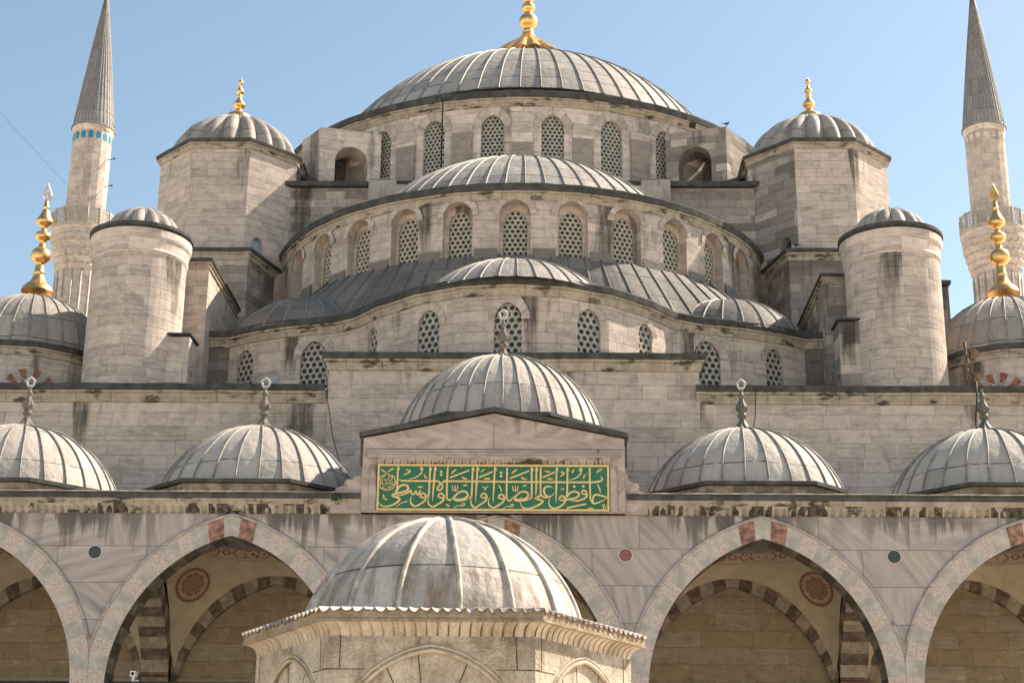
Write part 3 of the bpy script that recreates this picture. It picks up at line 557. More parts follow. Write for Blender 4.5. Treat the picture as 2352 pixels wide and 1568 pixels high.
# octagonal weight towers
def octo(cx, cy, ap): return [(cx+ap/cos(PI/8)*sin(PI/8+k*PI/4), cy-ap/cos(PI/8)*cos(PI/8+k*PI/4)) for k in range(8)]
OFP = [(-.3, 1.3), (0, 1.3), (.12, 1.22), (.28, .95), (.42, .6), (.48, .42), (.6, .33), (.74, .30), (.82, .4), (.95, .6), (1.05, .64), (1.15, .58), (1.35, .36), (1.6, .2), (1.66, .2), (1.7, .27), (1.78, .27), (1.82, .18), (1.94, .17), (2.0, .3), (2.1, .41), (2.2, .38), (2.36, .22), (2.5, .12), (2.7, .10), (2.75, .2), (2.88, .28), (3.02, .2), (3.12, .07), (3.25, .01)]
for sg in (-1, 1):
    cx, cy = sg*12.5, 22.9; oc = octo(cx, cy, 2.92); L8 = 2*2.92*math.tan(PI/8)
    loop = oc; sidx = [] 
    op = []
    if sg < 0: op = [dict(s=L8*1.27, w=.52, sill=24.6, spring=26.0, k='r', d=.18)]
    else: op = [dict(s=L8*7.72, w=.62, sill=24.8, spring=26.0, k='r', d=.5)]
    m = MB(); path = oc[7:]+oc[:7]+[oc[7]]                # starts at the front-left corner, runs along the front face first
    fr = wall(m, path, 22.5, 30.1, op, (lambda s_: 1 if s_ > 6*L8 else 0) if sg > 0 else 0, u0=11*sg); tw = m.build('octagonal_tower', [ST, STD], hall)
    f_ = fr[0]; g = MB(); g.f([(*f_['L'], f_['sill']), (*f_['R'], f_['sill']), (*f_['R'], f_['spring']+.4), (*f_['L'], f_['spring']+.4)])
    g.build('window' if sg < 0 else 'doorway', plain('pale reflecting pane', (.30, .36, .43), .15, 0, .1) if sg < 0 else GLASS, tw)
    cornice(tw, oc, 30.48, True, .16, .2, True, .24)
    m = MB(); dome(m, (cx, cy), 2.62, 82, 30.5, 20, .07, .06, 18, 8, .15, .06*sg); od = m.build('tower_dome', [LEAD, RIB], hall)
    m = MB(); m.lathe([(r*.43, z*.6) for z, r in OFP], (cx, cy, 32.9), 40); m.build('finial', GOLD, od, 'gilded finial of stacked bulbs on the tower dome')
    # connecting spur to the drum
    m = MB(); m.box(*sorted((sg*10.4, sg*8.4)), 22.8, 25, 28.9, 29.75); cs = m.build('tower_spur', STG, hall)
    m = MB(); m.f([(sg*10.45, 22.6, 30.35), (sg*8.2, 22.55, 29.6), (sg*8.2, 25.2, 29.9), (sg*10.45, 25.2, 30.4)][::1 if sg < 0 else -1]); m.f([(sg*10.45, 22.6, 30.2), (sg*8.2, 22.55, 29.45), (sg*8.2, 22.55, 29.6), (sg*10.45, 22.6, 30.35)][::1 if sg > 0 else -1]); m.f([(sg*10.4, 22.75, 28.9), (sg*8.25, 22.75, 28.9), (sg*8.25, 22.75, 29.45), (sg*10.4, 22.75, 30.2)]); m.build('lead_eave', EAVE, cs)
    # tower base, stepped buttresses, stair turrets
    bp = [(-14.6, 26), (-14.6, 18.95), (-10.85, 18.95), (-10.0, 21.6)] if sg < 0 else [(10.0, 21.6), (10.7, 18.95), (14.6, 18.95), (14.6, 26)]
    m = MB(); wall(m, bp, 15.9, 24.8, u0=5*sg); m.f([(*p, 25.0) for p in (bp+[(bp[-1][0] if sg < 0 else bp[0][0], 26)] if sg < 0 else [(10.0, 26)]+bp)]); tb = m.build('tower_base', STD, hall); cornice(tb, bp, 25.2, lead_h=.16, out=.16, h=.3)
    zt = 22.65 if sg < 0 else 22.1
    bp = [(-13.9, 19), (-13.9, 13.5), (-11.15, 13.5), (-11.15, 19)] if sg < 0 else [(11.05, 19), (11.05, 13.5), (13.9, 13.5), (13.9, 19)]
    m = MB(); wall(m, bp, 15.9, zt-.25, u0=3*sg); m.f([(*p, zt-.03) for p in bp]); bb = m.build('stepped_buttress', ST if sg < 0 else STD, hall); cornice(bb, bp, zt, lead_h=.13, out=.13, h=.26)
    bp = [(-12.2, 12.4), (-12.2, 11.2), (-11.12, 11.2), (-11.12, 12.4)] if sg < 0 else [(11.07, 12.4), (11.07, 11.2), (12.2, 11.2), (12.2, 12.4)]
    L1 = 4.85; z3 = 19.05 if sg < 0 else 19.65
    m = MB(); fr = wall(m, bp, 15.9, z3-.15, [dict(s=1.2+1.08+.6 if sg < 0 else .6, w=.4, sill=16, spring=17.6, k='r', d=.25)], u0=2*sg); m.f([(*p, z3-.05) for p in bp]); lb = m.build('low_buttress', ST if sg < 0 else STD, hall); cornice(lb, bp, z3, lead_h=.08, out=.05, stone=False)
    f_ = fr[0]; g = MB(); g.f([(*f_['L'], f_['sill']), (*f_['R'], f_['sill']), (*f_['R'], f_['spring']+.4), (*f_['L'], f_['spring']+.4)]); g.build('doorway', GLASS, lb)
    tx = sg*13.18-(.1 if sg < 0 else 0)
    ring = arc(tx, 12, 1.63, 0, 2*PI, 48)[:-1]
    m = MB(); wall(m, ring+[ring[0]], 15.9, 22.75, u0=9*sg+1.5)
    m.S = [True]*len(m.S); st = m.build('stair_turret', ST, hall)
    m = MB(); sweep(m, ring, [(0.01, 21.75), (.055, 21.85), (.03, 21.95), (.06, 22.2), (.13, 22.35), (.14, 22.6), (.0, 22.66)][::-1], 0, True); m.build('cornice', STG, st)
    m = MB(); sweep(m, ring, [(-1.0, 22.9), (.13, 22.84), (.18, 22.81), (.18, 22.70), (.0, 22.62)], 0, True); m.build('lead_eave', EAVE, st)
    m = MB(); dome(m, (tx, 12), 1.28, 80, 22.86, 14, .05, .045, 14, 8, .15, .1); m.lathe([(.2, 24.0), (.16, 24.1), (.12, 24.14), (.01, 24.17)], (tx, 12, -.18), 16); m.build('turret_dome', [LEAD, RIB], hall)
# pieces further out on the right
m = MB(); m.box(14.1, 16.0, 15.5, 19, 15.9, 22.35); rb = m.build('stepped_buttress', ST, hall); cornice(rb, [(14.1, 19), (14.1, 15.5), (16.0, 15.5), (16.0, 19)], 22.6, lead_h=.16, out=.08, stone=False)
m = MB(); m.box(16.0, 17.2, 16.2, 19, 15.9, 20.6); rb = m.build('low_buttress', ST, hall); cornice(rb, [(16.02, 16.2), (17.2, 16.2), (17.2, 19)], 20.75, lead_h=.12, out=.06, stone=False)
# domed corner bays with tall gilded finials
BF = [(0, 36), (8, 34), (16, 26), (20, 21), (28, 15.5), (38, 12), (42, 12), (44, 13.5), (46, 12), (48, 11), (60, 10), (66, 9), (68, 12), (74, 20), (80, 22.2), (86, 22.5), (92, 21.3), (96, 19), (102, 12), (104, 7.5), (118, 7), (120, 9), (124, 16), (130, 18.7), (137, 16), (142, 8.5), (143, 6.5), (153, 6), (156, 12), (160, 18), (164, 19.5), (170, 18), (180, 12), (190, 8), (197, 6.5), (198, 8), (201, 8), (202, 5.5), (217, 4.2)]
def crest(m, c, h, w_, mi, solid):
    """tear-drop openwork crest standing on a finial, in the XZ plane"""
    O = []; 
    for i in range(33):
        t = 2*PI*i/32; y = .5-.5*cos(t); x = sin(t)*(1-y)**.55*(.55+.45*(1-y))*1.25
        O.append(Vector((x*w_*.5, 0, y*h*.9)))
    m.tube([Vector(c)+p for p in O], w_*.055, 6, mi)
    m.tube([Vector(c)+Vector((0, 0, h*.85)), Vector(c)+Vector((0, 0, h))], [w_*.06, .004], 6, mi)
    for k in range(6):
        a = k*PI/3; m.tube([Vector(c)+Vector((cos(a)*w_*.08, 0, h*.3+sin(a)*w_*.08)), Vector(c)+Vector((cos(a)*w_*.3, 0, h*.3+sin(a)*w_*.3))], w_*.035, 5, mi)
    m.tube([Vector(c)+Vector((cos(k*PI/5)*w_*.22, 0, h*.3+sin(k*PI/5)*w_*.22)) for k in range(11)], w_*.035, 5, mi)
    if solid: m.f([tuple(Vector(c)+p+Vector((0, .01, 0))) for p in O[:-1]], None, None, mi)
for sg in (-1, 1):
    cx, cy = sg*17.7, 14.5
    pol = [(cx+2.98*sin(PI/16*(2*k)), cy-2.98*cos(PI/16*(2*k))) for k in range(16)]
    m = MB(); wall(m, pol+[pol[0]], 15.9, 18.5, u0=4*sg); sdr = m.build('corner_bay_drum', ST, hall); cornice(sdr, pol, 18.86, True, .2, .18, True, .26)
    m = MB(); dome(m, (cx, cy), 2.88, 84, 18.85, 30, .065, .055, 18, 4, th0=.03*sg, foot=.06); sdm = m.build('corner_bay_dome', [LEAD, RIB], hall)
    m = MB(); m.lathe([(r*.0161, z*.0169) for z, r in BF], (cx-.25*sg*0, cy, 21.72), 32); crest(m, (cx, cy, 21.72+217*.0169), .7, .4, 0, sg > 0); m.build('finial', GOLD, sdm, 'tall gilded finial with three bulbs and pierced leaf crest')
    # window head with red and white voussoirs, seen just above the front wall
    th = R(20 if sg < 0 else -25); n_ = Vector((sin(th), -cos(th))); t_ = Vector((cos(th), sin(th))); c0 = Vector((cx, cy))+n_*2.99
    m = MB()
    for i in range(11):
        a0, a1 = PI*i/11, PI*(i+1)/11; q = lambda a, r_: (*(c0-t_*cos(a)*r_), 16.95+sin(a)*r_)
        m.f([q(a0, .5), q(a1, .5), q(a1, .95), q(a0, .95)], None, None, i % 2)
    m.build('window_arch', [BRICK, VMAR, GLASS], sdr)
    fr = dict(c=c0-n_*.05, n=n_, w=1.0, sill=16.0, spring=16.95, k='r'); window(sdr, fr, .26)
# ================================================================== PORTICO
X0 = -.12; BAY = 6.85; SPR = 5.9; AW = 5.98
port = thing('portico', 'shaded marble courtyard arcade with pointed striped arches and a row of small lead domes', 'arcade', (0, 3, 0))
axes = [X0+BAY*k for k in range(-3, 4)]; piers = [X0+BAY*(k-.5) for k in range(-3, 5)]
m = MB(); ops = [dict(s=24+a, w=AW, sill=0, spring=SPR, k='p', d=0, n=40) for a in axes]
wall(m, [(-24, 0), (24, 0)], SPR, 10.36, ops); m.build('arcade_front', MAR, port)
def ring(m, fr, a, th, n, mats, y0, y1, clip=99, half=True, zs=SPR, ek=.34, alt=.5, soff=lambda i: i):
    """pointed ring of voussoirs; fr(x, y, z) maps ring coordinates to the world, mats(i) picks the stone of voussoir i from the crown"""
    e = a*ek; Ra = a+e; pi_, po = math.acos(e/Ra), math.acos(e/(Ra+th))
    for sg in (-1, 1):
        bd = [0]+[(alt+i)/(n+alt) for i in range(n+1)]; bd[-1] = 1
        for i in range(n+1):
            for q in range(3):
                t0, t1 = (1-(bd[i]+(bd[i+1]-bd[i])*(q+k)/3) for k in (0, 1)); P = []
                for t, (ph, r_) in ((t0, (pi_, Ra)), (t0, (po, Ra+th)), (t1, (po, Ra+th)), (t1, (pi_, Ra))):
                    x = max(0, r_*cos(ph*t)-e); P.append((sg*min(x, clip), zs+r_*sin(ph*t)))
                mi = mats(i); F = [fr(x, y0, z) for x, z in P]; uv = [(x+i*7, z) for x, z in P]
                m.f(F if sg < 0 else F[::-1], uv if sg < 0 else uv[::-1], None, mi)
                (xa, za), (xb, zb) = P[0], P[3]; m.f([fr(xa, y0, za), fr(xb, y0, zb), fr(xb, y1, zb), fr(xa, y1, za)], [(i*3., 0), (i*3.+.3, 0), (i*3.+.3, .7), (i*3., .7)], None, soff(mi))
                (xa, za), (xb, zb) = P[1], P[2]; m.f([fr(xa, y0, za), fr(xb, y0, zb), fr(xb, y0+.03, zb), fr(xa, y0+.03, za)], None, None, mi)
def front_mats(i): return 0 if i % 2 == 0 else (2 if i == 1 else 1)
for ax in axes:
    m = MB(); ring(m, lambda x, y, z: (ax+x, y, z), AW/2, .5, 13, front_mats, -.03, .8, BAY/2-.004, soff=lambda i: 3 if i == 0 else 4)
    a = m.build('arch', [VMAR, PINK, RED, SOFFA, SOFFB], port)
    m = MB(); e = AW/2*.34; Ro = AW/2+e+.54
    for sg in (-1, 1):
        P = []
        for j in range(41):
            ph = math.acos(e/Ro)*j/40; x = Ro*cos(ph)-e; z = SPR+Ro*sin(ph)
            if x < BAY/2-.03: P.append((ax+sg*x, -.03, z))
        m.tube(P, .042, 6)
    m.build('arch_moulding', MAR, a)
for i, p in enumerate(piers):
    m = MB(); m.box(p-.45, p+.45, -.05, .85, 5.35, 5.895); m.box(p-.38, p+.38, .02, .78, 5.0, 5.35); c_ = m.build('capital', VMAR, port)
    m = MB(); m.lathe([(.42, 0), (.42, .25), (.36, .35), (.33, 5.0)], (p, .4, 0), 24); m.build('column', PORPH if i % 2 else VMAR, port)
    m = MB(); m.lathe([(.2, 0), (.2, .0)], (p, .4, 0), 3)
for x_, mt in ((piers[1], PORPH), (piers[2], PORPHG), (piers[3]+.0, PORPHR), (piers[4], PORPHR), (piers[5], PORPHG), (piers[6], PORPH)):
    m = MB(); z_ = 9.33; xx = x_-.1
    m.f([(xx+.185*cos(2*PI*k/32), -.006, z_+.185*sin(2*PI*k/32)) for k in range(32)][::-1], None, None, 1)
    m.f([(xx+.166*cos(2*PI*k/32), -.011, z_+.166*sin(2*PI*k/32)) for k in range(32)][::-1], None, None, 0)
    m.build('roundel', [mt, ALEM], port)
for ax in axes:
    m = MB(); m.box(ax-AW/2-.1, ax+AW/2+.1, .36, .44, 6.0, 6.09); m.build('tie_rod', IRON, port)
    m = MB(); m.box(ax-AW/2-.1, ax+AW/2+.1, 7.0, 7.08, 6.1, 6.17); m.build('tie_rod', IRON, port)
# muqarnas frieze, lead edge
CRUST = plain('black lichen crust', (.085, .066, .048), .95, 0, .5, 9.)
for x0, x1 in ((-24, -3.66), (3.25, 24)):
    m = MB(); n = int((x1-x0)/.206); dx = (x1-x0)/n; dark = 0; zt, zb = 10.6, 10.352
    for i in range(n):
        a, b_ = x0+i*dx, x0+(i+1)*dx; c = (a+b_)/2
        if random.random() < .28: dark = random.random() < .74
        mi = 1 if dark and random.random() < .8 else 0; o = lambda x, q, z: (x, -q, z)
        u_ = lambda *pp: [(p[0], p[2]) for p in pp]
        L_, R_, zs, za = a+.022, b_-.022, zb+.115, zb+.205; pr = lambda z: .04+.075*(z-zb)/(zt-zb)
        for P in ([o(a, pr(zb), zb), o(L_, pr(zb), zb), o(L_, pr(zs), zs), o(c, pr(za), za), o(c, pr(zt), zt), o(a, pr(zt), zt)], [o(R_, pr(zb), zb), o(b_, pr(zb), zb), o(b_, pr(zt), zt), o(c, pr(zt), zt), o(c, pr(za), za), o(R_, pr(zs), zs)]): m.f(P, u_(*P), None, 1 if mi and random.random() < .6 else 0)
        q0, q1 = o(c, -.03, zb+.06), o(c, pr(za)-.06, za-.02)
        for P in ([o(L_, pr(zb), zb), q0, q1, o(L_, pr(zs), zs)], [q0, o(R_, pr(zb), zb), o(R_, pr(zs), zs), q1], [o(L_, pr(zs), zs), q1, o(c, pr(za), za)], [q1, o(R_, pr(zs), zs), o(c, pr(za), za)]): m.f(P, u_(*P), None, mi if random.random() < .85 else 0)
        P = [o(L_, pr(zb), zb), o(R_, pr(zb), zb), q0]; m.f(P, u_(*P), None, 1 if mi and random.random() < .3 else 0)
    sweep(m, [(x0, 0), (x1, 0)], [(.02, 10.73), (.17, 10.73), (.16, 10.66), (.13, 10.64), (.12, 10.6)])
    fz = m.build('muqarnas_frieze', [MLD2, CRUST], port)
    m = MB(); sweep(m, [(x0-.0, 0), (x1, 0)], [(-.6, 10.92), (.17, 10.9), (.22, 10.89), (.215, 10.86), (.19, 10.855), (.19, 10.735), (.0, 10.73)]); m.build('lead_eave', EAVE, port)
    m = MB(); m.tube([(x0+(x1-x0)*q/60, -.205, 10.9+random.uniform(-.006, .008)) for q in range(61)], [random.uniform(.008, .02) for q in range(61)], 5)
    m.build('lead_lip', RIBF, port)
m = MB(); m.box(-24, 24, .1, 7.45, 10.70, 10.88); m.build('portico_roof', LEAD, port)
# pediment
PX = -.21; pw = 3.41
ped = MB(); F_ = [(PX-pw, 10.36), (PX+pw, 10.36), (PX+pw, 12.34), (PX, 13.02), (PX-pw, 12.34)]
ped.f([(x, -.22, z) for x, z in F_], F_, [(x+9, 13-z+.6) for x, z in F_])
for a, b_ in (((PX-pw), -1), ((PX+pw), 1)):
    P = [(a, -.22, 10.36), (a, 1.0, 10.36), (a, 1.0, 12.34), (a, -.22, 12.34)]; ped.f(P if b_ > 0 else P[::-1])
pd = ped.build('pediment', MARW, port)
m = MB()
for sg in (-1, 1):
    xa, xb = PX+sg*(pw+.1), PX; za, zb = 12.36, 13.06
    m.f([(xa, -.34, za+.12), (xb, -.34, zb+.12), (xb, 1.1, zb+.12), (xa, 1.1, za+.12)][::-sg]); m.f([(xa, -.34, za+.0), (xb, -.34, zb+.0), (xb, -.34, zb+.12), (xa, -.34, za+.12)][::-sg])
    m.f([(xa, -.34, za), (xb, -.34, zb), (xb, -.2, zb), (xa, -.2, za)][::sg]); m.f([(xa, -.34, za), (xa, 1.1, za), (xa, 1.1, za+.12), (xa, -.34, za+.12)][::sg])
    x_ = PX+sg*(pw+.02); m.box(*sorted((x_, x_+sg*.05)), -.24, -.1, 11.6, 12.36)
m.build('lead_cap', EAVE, pd)
m = MB(); m.box(PX-.004, PX+.006, -.224, -.21, 12.06, 12.75); m.box(PX-pw+.06, PX+pw-.06, -.224, -.21, 12.05, 12.062); m.box(PX+2.72, PX+2.73, -.29, -.21, 11.62, 12.05); m.build('joint', IRON, pd)
m = MB(); sweep(m, [(PX-3.28, -.22), (PX+3.28, -.22)], [(0, 12.03), (.03, 12.02), (.03, 11.97), (.075, 11.94), (.075, 11.9), (.1, 11.86), (.1, 11.81), (0, 11.805)])
for sg in (-1, 1): m.box(*sorted((PX+sg*3.03, PX+sg*3.2)), -.27, -.22, 10.4, 11.62)
m.build('panel_surround', MARW, pd)
m = MB(); n = 30; dx = 6.06/n
for i in range(n):
    a, b_ = PX-3.03+i*dx, PX-3.03+(i+1)*dx; c = (a+b_)/2; zt, zb = 11.81, 11.635; o = lambda x, q, z: (x, -.22-q, z); mi = 1 if i in (4, 7, 8, 13) else 0
    m.f([o(a, .11, zt-.03), o(a+.02, .06, zb), o(c, .03, zb+.06), o(c, .06, zt-.01)]); m.f([o(c, .06, zt-.01), o(c, .03, zb+.06), o(b_-.02, .06, zb), o(b_, .11, zt-.03)])
    m.f([o(a+.02, .06, zb), o(b_-.02, .06, zb), o(c, .03, zb+.06)], None, None, mi); m.f([o(a, .11, zt), o(a, .11, zt-.03), o(c, .06, zt-.01), o(b_, .11, zt-.03), o(b_, .11, zt)])
m.build('muqarnas_frieze', [MLD, CRUST], pd)
for sg, P in ((-1, [(.0, 11.35), (.2, 11.33), (.26, 11.24), (.4, 11.26), (.47, 11.17), (.45, 11.1), (.58, 11.05), (.68, 11.02), (.7, 10.92), (.84, 10.88), (.9, 10.76), (.9, 10.36), (.0, 10.36)]), (1, [(.0, 11.55), (.08, 11.38), (.05, 11.3), (.2, 11.2), (.34, 11.18), (.38, 11.08), (.33, 11.02), (.48, 10.95), (.58, 10.84), (.58, 10.36), (.0, 10.36)])):
    m = MB(); Q = [(PX+sg*(pw+x), z) for x, z in P]; Q = Q if sg < 0 else Q[::-1]
    fwd = [(x, -.15, z) for x, z in Q]; m.f(fwd[::-1] if 0 else fwd)
    for a, b_ in zip(Q, Q[1:]+Q[:1]): m.f([(a[0], -.15, a[1]), (b_[0], -.15, b_[1]), (b_[0], .15, b_[1]), (a[0], .15, a[1])][::-1])
    m.build('scroll_console', MARW, pd)
# portico domes, drums, finials
DF = [(-.1, .44), (0, .42), (.08, .34), (.2, .2), (.34, .11), (.42, .09), (.44, .14), (.5, .16), (.56, .12), (.6, .09), (.64, .16), (.72, .2), (.8, .17), (.9, .10), (1.0, .07), (1.04, .07), (1.07, .1), (1.12, .1), (1.15, .06), (1.25, .045), (1.32, .04)]
def tulip(m, c, s_, mi):
    O = [(0, 0), (.05, .02), (.10, .10), (.09, .14), (.135, .17), (.10, .22), (.05, .27), (0, .31)]; O = [(x*s_, z*s_) for x, z in O]
    P = O+[(-x, z) for x, z in O[-2:0:-1]]; m.tube([(c[0]+x, c[1], c[2]+z) for x, z in P+P[:1]], .024*s_*1.2, 6, mi); m.tube([(c[0], c[1], c[2]), (c[0], c[1], c[2]+.08*s_)], .05*s_, 6, mi)
for k in range(-2, 3):
    cx = X0+6.87*k; zb = 11.34; ap = 3.36
    if k == 0: zb, ap = 13.22, 3.22
    oc = octo(cx, 3.6, ap); m = MB(); wall(m, oc+[oc[0]], 10.85, zb-.06); dr = m.build('dome_drum', plain('crumbling plaster and brick', (.30, .235, .175), .9, 0, .45, 3.) if k else MARW, port)
    m = MB(); sweep(m, oc, [(-.9, zb+.02), (.1, zb), (.15, zb-.02), (.15, zb-.12), (.0, zb-.12)], 0, True); m.build('lead_eave', EAVE, dr)
    m = MB(); rb = 2.98 if k == 0 else 2.84; dome(m, (cx, 3.6), rb, 78 if k == 0 else 75, zb+.06, 36 if k == 0 else 28, .062, .065, 18, 4, th0=.08*k+.03, foot=.3 if k else .06, drop=.07, wav=.014)
    m.box(cx-.01, cx+.01, 3.6, 3.61, zb, zb+.01)
    dm = m.build('dome', [LEADB, RIB], port)
    m = MB(); zt = zb+.06+(rb/sin(R(78 if k == 0 else 75)))*(1-cos(R(78 if k == 0 else 75)))-.03
    fl = lambda a, z: 1+.08*sin(a*9)*(1 if .55 < z < 1.0 or z < .3 else 0)
    m.lathe([(r*.86, z) for z, r in DF], (cx, 3.6, zt), 54, 0, fl)
    if k != 2: tulip(m, (cx, 3.6, zt+1.28), 1.0, 1)
    m.build('finial', [STONEF if k < 1 else LEADFIN, ALEM], dm, None if k != 2 else 'dark finial that has lost its tulip crest')
# vaults inside
for ax in axes[1:-1]:
    hx, hy, cy = 3.02, 3.32, 4.06; rc, zr = 2.95, 10.34; nT = 96; nV = 10; G = []; U = []
    def srq(th, q): return Vector((ax+q*cos(th), cy+q*sin(th), SPR+1.312*math.sqrt(max(hx*hx+hy*hy-q*q, 0))))
    def srf(th, t):
        c, s_ = cos(th), sin(th); k = min(hx/abs(c) if abs(c) > 1e-6 else 1e9, hy/abs(s_) if abs(s_) > 1e-6 else 1e9); q = k+(rc-k)*t
        return Vector((ax+q*c, cy+q*s_, SPR+1.312*math.sqrt(max(hx*hx+hy*hy-q*q, 0))))
    for i in range(nV+1): G.append([srf(2*PI*j/nT, i/nV) for j in range(nT)])
    m = MB(); m.grid(G, None, True, 0, None, True); vt = m.build('vault', PLAS, port)
    m = MB(); prof = [(2.95, 10.34), (2.97, 10.38), (2.93, 10.40)]
    m.lathe([(2.95, 10.33), (2.9, 10.37), (2.9, 10.39)], (ax, cy, 0), 64)
    G = [[(ax+r*cos(2*PI*j/96), cy+r*sin(2*PI*j/96), z) for j in range(97)] for r, z in ((2.9, 10.39), (2.86, 10.78))]; m.grid(G, [[(j/96*12, i) for j in range(97)] for i in range(2)], True, 1)
    m.lathe([(2.86, 10.78), (2.8, 10.82), (2.8, 10.86)], (ax, cy, 0), 64)
    Q = [(2.8, 10.86), (2.72, 11.2)]; G = [[(ax+r*cos(2*PI*j/96), cy+r*sin(2*PI*j/96), z) for j in range(97)] for r, z in Q]; m.grid(G, [[(j/96*26, i) for j in range(97)] for i in range(2)], True, 1)
    m.lathe([(2.72, 11.2), (2.45, 11.8), (1.9, 12.4), (1.0, 12.85), (.01, 12.95)], (ax, cy, 0), 48); m.build('painted_band', [PLAS, BAND], vt)
    for th in (R(46), R(134)):
        t = .5
        for _ in range(30):
            if srf(th, t).z < 9.62: t += .015
        c = srf(th, t); q0 = math.hypot(c.x-ax, c.y-cy); gu = (srq(th+.01, q0)-srq(th-.01, q0))/.02; gv = (srq(th, q0+.01)-srq(th, q0-.01))/.02; du = gu.normalized(); n_ = gu.cross(gv).normalized()
        if n_.dot(Vector((ax, cy, 8))-c) < 0: n_ = -n_
        dv = n_.cross(du) if n_.cross(du).z > 0 else -n_.cross(du); m = MB(); k0 = 40; G = []; U = []
        for r in (0.001, .14, .28, .42, .56):
            row = []
            for k in range(k0+1):
                w2 = du*(r*cos(2*PI*k/k0))+dv*(r*sin(2*PI*k/k0)); guu, guv, gvv = gu.dot(gu), gu.dot(gv), gv.dot(gv); r1, r2 = w2.dot(gu), w2.dot(gv); D_ = guu*gvv-guv*guv; a_ = th+(r1*gvv-r2*guv)/D_; b_ = q0+(r2*guu-r1*guv)/D_; row.append(srq(a_, b_)+n_*.03)
            G.append(row); U.append([(r/.56*cos(2*PI*k/k0), r/.56*sin(2*PI*k/k0)) for k in range(k0+1)])
        m.grid(G, U, True)
        m.build('painted_medallion', MEDAL, vt)
    m = MB(); ring(m, lambda x, y, z: (ax+x, y, z), AW/2, .47, 13, lambda i: i % 2, 7.27, 7.49, BAY/2-.02); m.build('wall_arch', [VTAN, VRED], port)
for p in piers[1:-1]:
    for side in (0,):
        m = MB(); ring(m, lambda x, y, z: (p-.4+(y-0), 4.08+x, z), 3.3, .55, 15, lambda i: i % 2, 0., .8, 3.4, zs=5.3, ek=.30)
        ring(m, lambda x, y, z: (p+.4-(y-0), 4.08+x, z), 3.3, .55, 15, lambda i: i % 2, 0., .01, 3.4, zs=5.3, ek=.30); m.build('transverse_arch', [VTAN, VRED], port)
    m = MB()
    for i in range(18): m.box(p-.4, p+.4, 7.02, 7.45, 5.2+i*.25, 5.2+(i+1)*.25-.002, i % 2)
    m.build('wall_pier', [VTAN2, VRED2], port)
# ================================================================== CALLIGRAPHY PANEL
sign = thing('calligraphy_panel', 'long green panel with gold Arabic calligraphy set under the portico pediment', 'sign', (PX, -.28, 10.4))
xl, xr, zb, zt = PX-3.0, PX+3.0, 10.405, 11.625
m = MB(); m.box(xl, xr, -.29, -.23, zb, zt); m.build('board', GREEN, sign)
m = MB(); t_ = .05
for a, b_, c, d in ((xl, xr, zt-t_, zt), (xl, xr, zb, zb+t_), (xl, xl+t_, zb+t_, zt-t_), (xr-t_, xr, zb+t_, zt-t_)): m.box(a, b_, -.315, -.285, c, d)
m.build('frame', GLET, sign)
def SX(x): return xl+(x-375)/(5920-375)*6.0
def SZ(y): return zt-(y-235)/(1390-235)*(zt-zb)
def cat(P, n=7):
    if len(P) < 3: return [Vector(p) for p in P]
    V_ = [Vector(p) for p in P]; out = []
    for i in range(len(V_)-1):
        p0, p1, p2, p3 = V_[max(i-1, 0)], V_[i], V_[i+1], V_[min(i+2, len(V_)-1)]
        for k in range(n):
            t = k/n; out.append(.5*((2*p1)+(p2-p0)*t+(2*p0-5*p1+4*p2-p3)*t*t+(3*p1-p0-3*p2+p3)*t**3))
    return out+[V_[-1]]
def stroke(m, P, w_, taper='', y=-.298, mi=0, straight=False):
    Q = [Vector(p) for p in P] if straight else cat(P); n = len(Q); Lh, Rh = [], []
    for i, q in enumerate(Q):
        d = (Q[min(i+1, n-1)]-Q[max(i-1, 0)]); d = d.normalized() if d.length else Vector((1, 0)); nn = Vector((-d.y, d.x)); t = i/(n-1); k = w_/2
        if 's' in taper: k *= min(1, .12+t*2.6)
        if 'e' in taper: k *= min(1, .12+(1-t)*2.6)
        Lh.append(q+nn*k); Rh.append(q-nn*k)
    for i in range(n-1):
        a, b_, c, d = Lh[i], Lh[i+1], Rh[i+1], Rh[i]
        m.f([(SX(p.x), y, SZ(p.y)) for p in (a, b_, c, d)], None, None, mi); 
        for p, q in ((a, b_), (c, d)): m.f([(SX(p.x), y, SZ(p.y)), (SX(q.x), y, SZ(q.y)), (SX(q.x), y+.008, SZ(q.y)), (SX(p.x), y+.008, SZ(p.y))], None, None, mi)
K = []
def k_(P, w_=46, taper='', st=False): K.append((P, w_, taper, st))
# the long horizontal yeh across the uprights
k_([(880, 612), (935, 640), (1010, 652), (1500, 655), (1840, 660)], 46, 's'); k_([(1835, 655), (1905, 720)], 46); k_([(1955, 655), (4000, 668), (5470, 668)], 46, '', True); k_([(5460, 668), (5600, 660), (5720, 630), (5755, 570), (5700, 510)], 46, 'e')
k_([(1990, 655), (1900, 725), (1840, 800), (1818, 865), (1870, 882), (1925, 850), (1945, 790), (1915, 725)], 44)
